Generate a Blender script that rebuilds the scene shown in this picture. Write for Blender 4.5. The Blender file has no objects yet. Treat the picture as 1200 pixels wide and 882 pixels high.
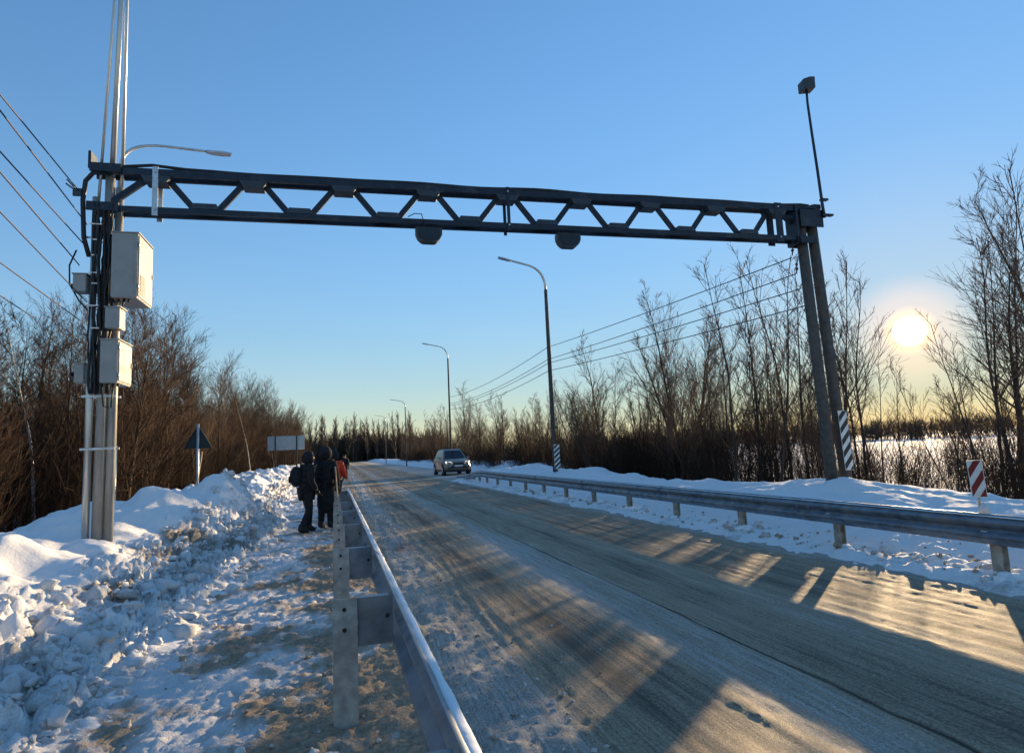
import bpy, bmesh, math, random
import numpy as np
from mathutils import Vector, Matrix
S = bpy.context.scene
COL = S.collection
rnd = random.Random(7)
NP = np.random.RandomState(11)
R = math.radians

# ------------------------------------------------------------------ camera, sky, sun, exposure
YAW, PITCH, ROLL = R(15.334), R(6.665), R(2.7)
CZ = 1.6
fw = Vector((math.sin(YAW)*math.cos(PITCH), math.cos(YAW)*math.cos(PITCH), math.sin(PITCH)))
r0 = Vector((math.cos(YAW), -math.sin(YAW), 0)); u0 = r0.cross(fw)
cr = math.cos(ROLL)*r0 - math.sin(ROLL)*u0
cu = math.sin(ROLL)*r0 + math.cos(ROLL)*u0
cam_data = bpy.data.cameras.new('camera'); cam_data.sensor_width = 36; cam_data.lens = 740/1200*36
cam_data.clip_start = 0.05; cam_data.clip_end = 12000
cam = bpy.data.objects.new('camera', cam_data); COL.objects.link(cam)
cam.matrix_world = Matrix(((cr.x, cu.x, -fw.x, 0), (cr.y, cu.y, -fw.y, 0), (cr.z, cu.z, -fw.z, CZ), (0, 0, 0, 1)))
S.camera = cam
SUN_AZ, SUN_EL = R(47.95), R(7.65)
sun_dir = Vector((math.sin(SUN_AZ)*math.cos(SUN_EL), math.cos(SUN_AZ)*math.cos(SUN_EL), math.sin(SUN_EL)))
world = bpy.data.worlds.new('World'); S.world = world; world.use_nodes = True
wn, wl = world.node_tree.nodes, world.node_tree.links
wn.clear()
sky = wn.new('ShaderNodeTexSky'); sky.sky_type = 'NISHITA'; sky.sun_disc = False
sky.sun_elevation = SUN_EL; sky.sun_rotation = SUN_AZ
sky.altitude = 0; sky.air_density = 1.0; sky.dust_density = 0.04; sky.ozone_density = 1.5
SKY_STRENGTH, SUN_STRENGTH, EXPOSURE = 0.122, 5.0, 1.36
bg = wn.new('ShaderNodeBackground'); bg.inputs[1].default_value = SKY_STRENGTH
hs = wn.new('ShaderNodeHueSaturation'); hs.inputs['Saturation'].default_value = 1.18
wl.new(sky.outputs[0], hs.inputs['Color']); 
lum = wn.new('ShaderNodeRGBToBW'); wl.new(hs.outputs[0], lum.inputs[0])
cq = wn.new('ShaderNodeMath'); cq.operation = 'MULTIPLY'; cq.inputs[1].default_value = 1/2.0; wl.new(lum.outputs[0], cq.inputs[0])
cs = wn.new('ShaderNodeMath'); cs.operation = 'MULTIPLY_ADD'; cs.inputs[2].default_value = 1; wl.new(cq.outputs[0], cs.inputs[0]); wl.new(cq.outputs[0], cs.inputs[1])
comp = wn.new('ShaderNodeMath'); comp.operation = 'SQRT'; wl.new(cs.outputs[0], comp.inputs[0])
dv = wn.new('ShaderNodeVectorMath'); dv.operation = 'DIVIDE'
wl.new(hs.outputs[0], dv.inputs[0]); wl.new(comp.outputs[0], dv.inputs[1]); gain = wn.new('ShaderNodeVectorMath'); gain.operation = 'MULTIPLY'; gain.inputs[1].default_value = (.86, .99, 1.16)
wl.new(dv.outputs[0], gain.inputs[0]); wl.new(gain.outputs[0], bg.inputs[0])
# the sun's own disc and the bright air round it
tc = wn.new('ShaderNodeTexCoord')
nrm = wn.new('ShaderNodeVectorMath'); nrm.operation = 'NORMALIZE'; wl.new(tc.outputs['Generated'], nrm.inputs[0])
dt = wn.new('ShaderNodeVectorMath'); dt.operation = 'DOT_PRODUCT'; dt.inputs[1].default_value = sun_dir
wl.new(nrm.outputs[0], dt.inputs[0])
ac = wn.new('ShaderNodeMath'); ac.operation = 'ARCCOSINE'; wl.new(dt.outputs['Value'], ac.inputs[0])
ramp = wn.new('ShaderNodeValToRGB'); ramp.color_ramp.interpolation = 'EASE'
mr = wn.new('ShaderNodeMapRange'); mr.inputs['From Max'].default_value = R(16); wl.new(ac.outputs[0], mr.inputs['Value'])
wl.new(mr.outputs[0], ramp.inputs[0])
e = ramp.color_ramp.elements
e[0].position = 0.0; e[0].color = (1, 0.93, 0.6, 1)
e[1].position = 1.0; e[1].color = (0, 0, 0, 1)
for p, c in ((0.050, (1, .88, .45)), (0.074, (.034, .0135, .0006)), (0.13, (.013, .0052, .0004)), (0.30, (.0022, .0011, .0002))):
    q = ramp.color_ramp.elements.new(p); q.color = (*c, 1)
bg2 = wn.new('ShaderNodeBackground'); bg2.inputs[1].default_value = 12.0
wl.new(ramp.outputs[0], bg2.inputs[0])
add = wn.new('ShaderNodeAddShader'); wl.new(bg.outputs[0], add.inputs[0]); wl.new(bg2.outputs[0], add.inputs[1])
# pale winter haze low over the horizon
sx = wn.new('ShaderNodeSeparateXYZ'); wl.new(nrm.outputs[0], sx.inputs[0])
h1 = wn.new('ShaderNodeMath'); h1.operation = 'MULTIPLY'; h1.inputs[1].default_value = -7.5; wl.new(sx.outputs[2], h1.inputs[0])
h2 = wn.new('ShaderNodeMath'); h2.operation = 'EXPONENT'; wl.new(h1.outputs[0], h2.inputs[0])
h2b = wn.new('ShaderNodeMath'); h2b.operation = 'MINIMUM'; h2b.inputs[1].default_value = 1.0; wl.new(h2.outputs[0], h2b.inputs[0])
hz = wn.new('ShaderNodeTexNoise'); hz.inputs['Scale'].default_value = 2.2; hz.inputs['Detail'].default_value = 5
hm = wn.new('ShaderNodeMapping'); hm.inputs['Scale'].default_value = (1, 1, 9); wl.new(nrm.outputs[0], hm.inputs[0]); wl.new(hm.outputs[0], hz.inputs[0])
h3 = wn.new('ShaderNodeMath'); h3.operation = 'MULTIPLY_ADD'; h3.inputs[1].default_value = .9; h3.inputs[2].default_value = .55; wl.new(hz.outputs[0], h3.inputs[0])
h4 = wn.new('ShaderNodeMath'); h4.operation = 'MULTIPLY'; wl.new(h3.outputs[0], h4.inputs[0]); wl.new(h2b.outputs[0], h4.inputs[1])
bg3 = wn.new('ShaderNodeBackground'); bg3.inputs[0].default_value = (.080, .068, .105, 1); wl.new(h4.outputs[0], bg3.inputs[1])
add2 = wn.new('ShaderNodeAddShader'); wl.new(add.outputs[0], add2.inputs[0]); wl.new(bg3.outputs[0], add2.inputs[1])
wo = wn.new('ShaderNodeOutputWorld'); wl.new(add2.outputs[0], wo.inputs[0])
sl = bpy.data.lights.new('sun', 'SUN'); sl.energy = SUN_STRENGTH; sl.angle = R(0.5); sl.color = (1, .73, .42)
so = bpy.data.objects.new('sun', sl); COL.objects.link(so); so.rotation_euler = (-sun_dir).to_track_quat('-Z', 'Y').to_euler()
S.view_settings.view_transform = 'Standard'; S.view_settings.look = 'None'
S.view_settings.exposure = EXPOSURE; S.view_settings.gamma = 1; S.view_settings.use_curve_mapping = False

# ------------------------------------------------------------------ noise in numpy
_perm = NP.permutation(256); _perm = np.concatenate([_perm, _perm, _perm])
_grad = np.stack([np.cos(np.linspace(0, 2*np.pi, 256, endpoint=False)), np.sin(np.linspace(0, 2*np.pi, 256, endpoint=False))], 1)
def perlin(x, y):
    xi = np.floor(x).astype(int); yi = np.floor(y).astype(int); xf = x-xi; yf = y-yi
    def g(a, b, dx, dy):
        h = _perm[_perm[a & 255] + (b & 255)]; v = _grad[h]; return v[..., 0]*dx + v[..., 1]*dy
    u = xf**3*(xf*(xf*6-15)+10); v = yf**3*(yf*(yf*6-15)+10)
    n0 = g(xi, yi, xf, yf)*(1-u) + g(xi+1, yi, xf-1, yf)*u
    n1 = g(xi, yi+1, xf, yf-1)*(1-u) + g(xi+1, yi+1, xf-1, yf-1)*u
    return (n0*(1-v) + n1*v)*1.5
def fbm(x, y, o=4, rough=.5):
    a = 1; s = 0
    for k in range(o):
        s = s + a*perlin(x*2**k + 17.3*k, y*2**k - 9.1*k); a *= rough
    return s
def worley(x, y):
    xi = np.floor(x).astype(int); yi = np.floor(y).astype(int); best = np.full(x.shape, 9.)
    for a in (-1, 0, 1):
        for b in (-1, 0, 1):
            h = _perm[_perm[(xi+a) & 255] + ((yi+b) & 255)]; h2 = _perm[h + 77]
            d = (xi+a+h/256.-x)**2 + (yi+b+h2/256.-y)**2
            best = np.minimum(best, d)
    return np.sqrt(best)
def sst(a, b, x):
    t = np.clip((x-a)/(b-a), 0, 1); return t*t*(3-2*t)

# ------------------------------------------------------------------ mesh helpers
def fast_mesh(name, V, Q, mats=None, smooth=True):
    """V (n,3), Q (m,k) with k = 3 or 4"""
    V = np.asarray(V, np.float32); Q = np.asarray(Q, np.int32)
    me = bpy.data.meshes.new(name); k = Q.shape[1]
    me.vertices.add(len(V)); me.vertices.foreach_set('co', V.ravel())
    me.loops.add(Q.size); me.loops.foreach_set('vertex_index', Q.ravel())
    me.polygons.add(len(Q)); me.polygons.foreach_set('loop_start', np.arange(0, Q.size, k, dtype=np.int32))
    me.polygons.foreach_set('loop_total', np.full(len(Q), k, np.int32))
    me.polygons.foreach_set('use_smooth', np.full(len(Q), smooth, bool))
    me.update(calc_edges=True)
    return me
def link(name, data, mat=None, parent=None):
    o = bpy.data.objects.new(name, data); COL.objects.link(o)
    if mat is not None and data is not None and len(data.materials) == 0: data.materials.append(mat)
    if parent is not None: o.parent = parent
    return o
def tag(o, label=None, cat=None, group=None, kind=None):
    if label: o['label'] = label
    if cat: o['category'] = cat
    if group: o['group'] = group
    if kind: o['kind'] = kind
    return o
def empty(name, loc, label, cat, rz=0, group=None):
    o = bpy.data.objects.new(name, None); COL.objects.link(o); o.location = loc; o.rotation_euler = (0, 0, rz)
    o.empty_display_size = .2
    return tag(o, label, cat, group)
def grid_mesh(name, X, Y, Z, keep=None):
    n, m = X.shape
    V = np.stack([X, Y, Z], -1).reshape(-1, 3)
    i = np.arange(n*m).reshape(n, m)
    Q = np.stack([i[:-1, :-1], i[:-1, 1:], i[1:, 1:], i[1:, :-1]], -1).reshape(-1, 4)
    if keep is not None:
        k = keep.reshape(-1)[Q].any(1); Q = Q[k]
        used = np.unique(Q); mp = np.zeros(n*m, int); mp[used] = np.arange(len(used)); V = V[used]; Q = mp[Q]
        me = fast_mesh(name, V, Q); me['_used'] = 0
        return me, used
    return fast_mesh(name, V, Q), None
def set_attr(me, name, vals):
    a = me.attributes.new(name, 'FLOAT', 'POINT'); a.data.foreach_set('value', np.asarray(vals, np.float32).ravel())
class MB:
    """collects boxes, bars, tubes, sheets and links them as one mesh"""
    def __init__(s): s.bm = bmesh.new()
    def box(s, a, b, bev=0):
        a = Vector(a); b = Vector(b); c = (a+b)/2; d = b-a
        r = bmesh.ops.create_cube(s.bm, size=1, matrix=Matrix.Translation(c) @ Matrix.Diagonal((abs(d.x), abs(d.y), abs(d.z), 1)))
        if bev:
            es = list({e for v in r['verts'] for e in v.link_edges})
            bmesh.ops.bevel(s.bm, geom=es, offset=bev, segments=2, affect='EDGES')
        return s
    def bar(s, p, q, w, h, up=(0, 0, 1)):
        p = Vector(p); q = Vector(q); d = (q-p); L = d.length; d.normalize()
        up = Vector(up); x = d.cross(up)
        if x.length < 1e-4: x = d.cross(Vector((0, 1, 0)))
        x.normalize(); z = x.cross(d)
        M = Matrix(((x.x, d.x, z.x, (p.x+q.x)/2), (x.y, d.y, z.y, (p.y+q.y)/2), (x.z, d.z, z.z, (p.z+q.z)/2), (0, 0, 0, 1)))
        bmesh.ops.create_cube(s.bm, size=1, matrix=M @ Matrix.Diagonal((w, L, h, 1)))
        return s
    def tube(s, pts, rad, n=10, cap=True):
        pts = [Vector(p) for p in pts]
        if not hasattr(rad, '__len__'): rad = [rad]*len(pts)
        rings = []; ref = None
        for i, p in enumerate(pts):
            d = (pts[min(i+1, len(pts)-1)] - pts[max(i-1, 0)]).normalized()
            if ref is None:
                ref = d.orthogonal().normalized()
            ref = (ref - d*ref.dot(d)).normalized(); b = d.cross(ref)
            rings.append([s.bm.verts.new(p + rad[i]*(math.cos(2*math.pi*k/n)*ref + math.sin(2*math.pi*k/n)*b)) for k in range(n)])
        for a, b in zip(rings, rings[1:]):
            for k in range(n):
                f = s.bm.faces.new((a[k], a[(k+1) % n], b[(k+1) % n], b[k])); f.smooth = True
        if cap:
            s.bm.faces.new(rings[0][::-1]); s.bm.faces.new(rings[-1])
        return s
    def prism(s, poly, frm, to):
        """poly: list of 3D points, extruded by vector (to - frm)"""
        d = Vector(to)-Vector(frm)
        a = [s.bm.verts.new(Vector(p)) for p in poly]; b = [s.bm.verts.new(Vector(p)+d) for p in poly]
        n = len(poly)
        s.bm.faces.new(a[::-1]); s.bm.faces.new(b)
        for k in range(n): s.bm.faces.new((a[k], a[(k+1) % n], b[(k+1) % n], b[k]))
        return s
    def ball(s, c, r, sc=(1, 1, 1), sub=2):
        M = Matrix.Translation(c) @ Matrix.Diagonal((*sc, 1))
        q = bmesh.ops.create_icosphere(s.bm, subdivisions=sub, radius=r, matrix=M)
        for v in q['verts']:
            for f in v.link_faces: f.smooth = True
        return s
    def build(s, name, mat, parent=None, smooth_angle=None):
        bmesh.ops.recalc_face_normals(s.bm, faces=s.bm.faces[:])
        me = bpy.data.meshes.new(name); s.bm.to_mesh(me); s.bm.free()
        return link(name, me, mat, parent)

# ------------------------------------------------------------------ materials
def newmat(name):
    m = bpy.data.materials.new(name); m.use_nodes = True
    return m, m.node_tree.nodes, m.node_tree.links, m.node_tree.nodes['Principled BSDF']
def simple(name, col, rough=.6, metal=0, var=.25, scale=12, bump=0.0, spec=.4, stretch=(1, 1, 1), dust=0, dustcol=(.34, .30, .25)):
    m, n, l, b = newmat(name)
    b.inputs['Roughness'].default_value = rough; b.inputs['Metallic'].default_value = metal
    b.inputs['Specular IOR Level'].default_value = spec
    t = n.new('ShaderNodeTexCoord'); mp = n.new('ShaderNodeMapping'); mp.inputs['Scale'].default_value = stretch
    l.new(t.outputs['Object'], mp.inputs[0])
    nz = n.new('ShaderNodeTexNoise'); nz.inputs['Scale'].default_value = scale; nz.inputs['Detail'].default_value = 5
    l.new(mp.outputs[0], nz.inputs['Vector'])
    rp = n.new('ShaderNodeValToRGB'); rp.color_ramp.elements[0].position = .3; rp.color_ramp.elements[1].position = .7
    c = np.array(col)
    rp.color_ramp.elements[0].color = (*(c*(1-var)), 1); rp.color_ramp.elements[1].color = (*np.minimum(c*(1+var), .95), 1)
    l.new(nz.outputs[0], rp.inputs[0]); l.new(rp.outputs[0], b.inputs['Base Color'])
    if dust:
        n2 = n.new('ShaderNodeTexNoise'); n2.inputs['Scale'].default_value = 3.1; n2.inputs['Detail'].default_value = 10; n2.inputs['Roughness'].default_value = .72
        l.new(t.outputs['Object'], n2.inputs['Vector'])
        mr_ = n.new('ShaderNodeMapRange'); mr_.inputs['From Min'].default_value = .62-.3*dust; mr_.inputs['From Max'].default_value = .80; mr_.inputs['To Max'].default_value = .85
        l.new(n2.outputs[0], mr_.inputs['Value'])
        mx = n.new('ShaderNodeMix'); mx.data_type = 'RGBA'; l.new(mr_.outputs[0], mx.inputs[0]); l.new(rp.outputs[0], mx.inputs[6]); mx.inputs[7].default_value = (*dustcol, 1)
        l.new(mx.outputs[2], b.inputs['Base Color'])
        if metal:
            mm_ = n.new('ShaderNodeMapRange'); mm_.inputs['To Min'].default_value = metal; mm_.inputs['To Max'].default_value = 0
            l.new(mr_.outputs[0], mm_.inputs['Value']); l.new(mm_.outputs[0], b.inputs['Metallic'])
    if bump:
        bp = n.new('ShaderNodeBump'); bp.inputs['Strength'].default_value = bump; bp.inputs['Distance'].default_value = .01
        l.new(nz.outputs[0], bp.inputs['Height']); l.new(bp.outputs[0], b.inputs['Normal'])
    return m
def N(n, typ, **kw):
    x = n.new(typ)
    for k, v in kw.items():
        if k.startswith('i_'): x.inputs[k[2:].replace('_', ' ')].default_value = v
        else: setattr(x, k, v)
    return x
def mathn(n, l, op, a, b=None, clamp=False):
    x = n.new('ShaderNodeMath'); x.operation = op; x.use_clamp = clamp
    for i, v in enumerate((a, b)):
        if v is None: continue
        if isinstance(v, (int, float)): x.inputs[i].default_value = v
        else: l.new(v, x.inputs[i])
    return x.outputs[0]
def mixc(n, l, fac, a, b):
    x = n.new('ShaderNodeMix'); x.data_type = 'RGBA'
    for s_, v in ((0, fac), (6, a), (7, b)):
        if isinstance(v, tuple): x.inputs[s_].default_value = (*v, 1) if len(v) == 3 else v
        elif isinstance(v, (int, float)): x.inputs[s_].default_value = v
        else: l.new(v, x.inputs[s_])
    return x.outputs[2]
def pos_noise(n, l, scale, detail=6, stretch=(1, 1, 1), rough=.55, typ='ShaderNodeTexNoise'):
    g = n.new('ShaderNodeNewGeometry'); mp = n.new('ShaderNodeMapping'); mp.inputs['Scale'].default_value = stretch
    l.new(g.outputs['Position'], mp.inputs[0]); z = n.new(typ); z.inputs['Scale'].default_value = scale
    if typ == 'ShaderNodeTexNoise':
        z.inputs['Detail'].default_value = detail; z.inputs['Roughness'].default_value = rough
    l.new(mp.outputs[0], z.inputs['Vector']); return z.outputs[0]
def snow_material(name, clean=(.84, .82, .80), dirty=(.27, .235, .19), bump=.6, fine=60, soft=2.3):
    m, n, l, b = newmat(name)
    at = N(n, 'ShaderNodeAttribute', attribute_name='dirt')
    n1 = pos_noise(n, l, 5.5, 8, rough=.65); n2 = pos_noise(n, l, 26, 8, rough=.7)
    n5 = pos_noise(n, l, 80, 7, rough=.75)
    d = mathn(n, l, 'ADD', mathn(n, l, 'MULTIPLY', n1, .65), mathn(n, l, 'ADD', mathn(n, l, 'MULTIPLY', n2, .85), mathn(n, l, 'MULTIPLY', n5, .7)))
    d = mathn(n, l, 'SUBTRACT', mathn(n, l, 'ADD', d, at.outputs['Fac']), 1.37)
    d = mathn(n, l, 'MULTIPLY', d, soft, True)
    dark = mixc(n, l, mathn(n, l, 'MULTIPLY', mathn(n, l, 'SUBTRACT', n2, .3), 2.5, True), tuple(np.array(dirty)*.5), tuple(np.array(dirty)*1.5))
    l.new(mixc(n, l, d, clean, dark), b.inputs['Base Color'])
    b.inputs['Roughness'].default_value = .85; b.inputs['Specular IOR Level'].default_value = .1
    n3 = pos_noise(n, l, fine, 6, rough=.7); n4 = pos_noise(n, l, 9, 5)
    bp = N(n, 'ShaderNodeBump'); bp.inputs['Strength'].default_value = bump; bp.inputs['Distance'].default_value = .02
    hsum = mathn(n, l, 'ADD', mathn(n, l, 'MULTIPLY', n3, .5), n4)
    bp.inputs['Distance'].default_value = .03
    l.new(hsum, bp.inputs['Height']); l.new(bp.outputs[0], b.inputs['Normal'])
    return m
M = {}
M['snow'] = snow_material('snow')
M['snow_plain'] = simple('fresh_snow', (.82, .82, .82), .75, 0, .04, 14, .5)
M['clod'] = snow_material('snow_clod', clean=(.66, .66, .66), bump=.5)
M['path'] = snow_material('trampled_snow', clean=(.70, .69, .68), dirty=(.36, .275, .19), bump=1.0, fine=45, soft=2.4)
M['steel'] = simple('galvanised_steel', (.46, .49, .52), .42, .75, .18, 9, .05)
M['rail'] = simple('rail_steel', (.165, .20, .245), .42, .55, .35, 7, .04, dust=.55)
M['railpost'] = simple('dusty_rail_post', (.42, .40, .37), .6, .25, .3, 14, .15, dust=.6, dustcol=(.20, .17, .13))
M['crust'] = simple('crusted_rail_post', (.36, .31, .25), .8, 0, .45, 9, .5)
M['gantry'] = simple('dark_blue_steel', (.014, .023, .038), .45, .3, .25, 6, .05, dust=.25, dustcol=(.07, .075, .08))
M['gusset'] = simple('blue_grey_plate', (.035, .05, .065), .5, .2, .2, 8)
M['concrete'] = simple('concrete', (.085, .074, .065), .85, 0, .25, 10, .4)
M['polesteel'] = simple('bright_pole_steel', (.55, .54, .50), .34, .7, .15, 5, .03, stretch=(1, 1, .2))
M['cabinet'] = simple('cabinet_paint', (.28, .285, .275), .45, 0, .08, 4, dust=.3, dustcol=(.20, .18, .15))
M['polegrey'] = simple('weathered_pole', (.30, .29, .265), .42, .15, .25, 5, .1, stretch=(1, 1, .3))
M['cabinet_dark'] = simple('cabinet_grille', (.30, .29, .26), .6, 0, .2, 30)
M['black'] = simple('black_rubber', (.014, .014, .016), .55, 0, .3, 20)
M['blackplastic'] = simple('dark_housing', (.035, .042, .05), .45, 0, .2, 10)
M['wire'] = simple('reddish_black_cable', (.026, .013, .017), .6, 0, .3, 6)
M['lens'] = simple('dark_lens', (.012, .014, .018), .12, 0, .1, 10)
M['wood'] = simple('pale_wood', (.42, .31, .18), .7, 0, .25, 14, .1, stretch=(1, 1, .15))
M['signback'] = simple('sign_back', (.012, .024, .027), .6, .0, .12, 5)
M['signback_light'] = simple('pale_sign_back', (.42, .47, .48), .5, .2, .1, 3)
M['paint_white'] = simple('white_paint', (.72, .70, .66), .55, 0, .12, 15)
M['paint_black'] = simple('black_paint', (.025, .025, .028), .5, 0, .3, 15)
M['paint_red'] = simple('red_paint', (.20, .016, .014), .5, 0, .2, 15)
M['bark'] = simple('grey_brown_bark', (.085, .062, .046), .9, 0, .35, 7, .6, spec=.1, stretch=(1, 1, .3))
M['bark_dark'] = simple('dark_bark', (.06, .045, .036), .9, 0, .35, 7, .5, spec=.1, stretch=(1, 1, .3))
M['birchbark'] = simple('birch_bark', (.46, .43, .39), .8, 0, .45, 6, .3, spec=.2, stretch=(1, 1, 1.6))
M['twig'] = simple('brown_twig', (.11, .072, .050), .85, 0, .3, 3, 0, spec=.1)
M['twig_red'] = simple('red_brown_twig', (.068, .044, .031), .85, 0, .35, 1.2, 0, spec=.1)
M['brush'] = simple('brush_stem', (.036, .023, .016), .9, 0, .4, .6, 0, spec=.1)
M['far'] = simple('far_wood_bark', (.085, .062, .048), .9, 0, .35, .3, 0, spec=.1)

# ------------------------------------------------------------------ terrain
def axis(parts):
    out = []
    for a, b, n in parts: out.append(np.linspace(a, b, n, endpoint=False))
    return np.concatenate(out + [np.array([parts[-1][1]])])
gx = axis([(-3500, -300, 14), (-300, -60, 30), (-60, 80, 141), (80, 400, 44), (400, 3500, 14)])
gy = axis([(-300, -40, 20), (-40, 120, 161), (120, 400, 50), (400, 5000, 20)])
GX, GY = np.meshgrid(gx, gy)
def ground_h(x, y):
    h = -.45 - .45*sst(10.5, 15, x) - .55*sst(-6, -12, x) + .5*sst(150, 300, y)*0
    rough = sst(9.5, 13, x) + sst(-7, -10, x)
    h = h + rough*(.16*fbm(x*.35, y*.35, 4)) * (1-sst(80, 200, np.abs(x)))
    h = h + .15*fbm(x*.02, y*.02, 3)*sst(30, 80, np.abs(x))
    return h
me, _ = grid_mesh('ground', GX, GY, ground_h(GX, GY)); set_attr(me, 'dirt', np.full(GX.size, -.25))
tag(link('ground', me, M['snow']), 'snow covered flat ground and open field', kind='structure')

def yseq(a, b, k, mn):
    ys = [a]
    while ys[-1] < b: ys.append(ys[-1] + max(mn, k*ys[-1]))
    return np.array(ys)
# --- road
ry = np.concatenate([np.linspace(-60, .9, 60, endpoint=False), yseq(.9, 330, .0085, .015)])
ru = np.linspace(0, 1, 230)
U, YY = np.meshgrid(ru, ry)
def xl(y): return -.4 - .5*sst(19, 26, y)
def xr(y): return 6.6 + 4.6*sst(36, 43, y) - 1.0*sst(62, 78, y)
XX = xl(YY) + (xr(YY)-xl(YY))*U
def road_h(x, y):
    z = .02*np.exp(-((x-3.3)/2.6)**2) - .012
    z = z + .010*fbm(x*5+.5*perlin(x*.6, y*.25), y*.10, 4, .6) + .004*fbm(x*3, y*3, 3) + .004*fbm(x*13, y*9, 3)*np.clip(fbm(x*.7+3, y*.35, 3)+.4, 0, 1)
    edge = np.exp(-((x-.85)/.42)**2)
    w = worley(x*7+.4*fbm(x*5, y*5, 2), y*7); w2 = worley(x*17, y*17)
    z = z + edge*(.012*fbm(x*9, y*6, 4, .6) + .042*np.clip(.75-w, 0, 1)*2*np.clip(fbm(x*1.3, y*1.3, 3)+.5, 0, 1.3) + .012*(.6-w2))
    rut = np.exp(-((x-1.35)/.22)**2)
    z = z + rut*.016*np.clip(perlin(x*14+3*perlin(x, y*.3), y*.5), -.6, 1) + rut*.007*fbm(x*16, y*16, 2)
    r2 = np.exp(-((x-2.55)/.35)**2)
    z = z + r2*(.006*fbm(x*10, y*3, 4) + .010*fbm(x*20, y*20, 3)*np.clip(fbm(x*.8, y*.5, 2)+.3, 0, 1))
    right = sst(4.9, 5.9, x)
    z = z + right*(.006*perlin(x*6+2*perlin(x*.4, y*.2), y*.16) + .008*fbm(x*11, y*7, 3) + .02*sst(5.5, 6.3, x))
    z = z - .012*np.exp(-((x-3.03-.03*perlin(x*0, y*.5))/.022)**2)*(y < 40)
    z = z + .05*sst(-.1, -.5, x-xl(y)*0-.0)*0 - .05*sst(.25, -.3, x)*(y < 20)
    return z
RZ = road_h(XX, YY)
me, _ = grid_mesh('road', XX, YY, RZ)
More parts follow.
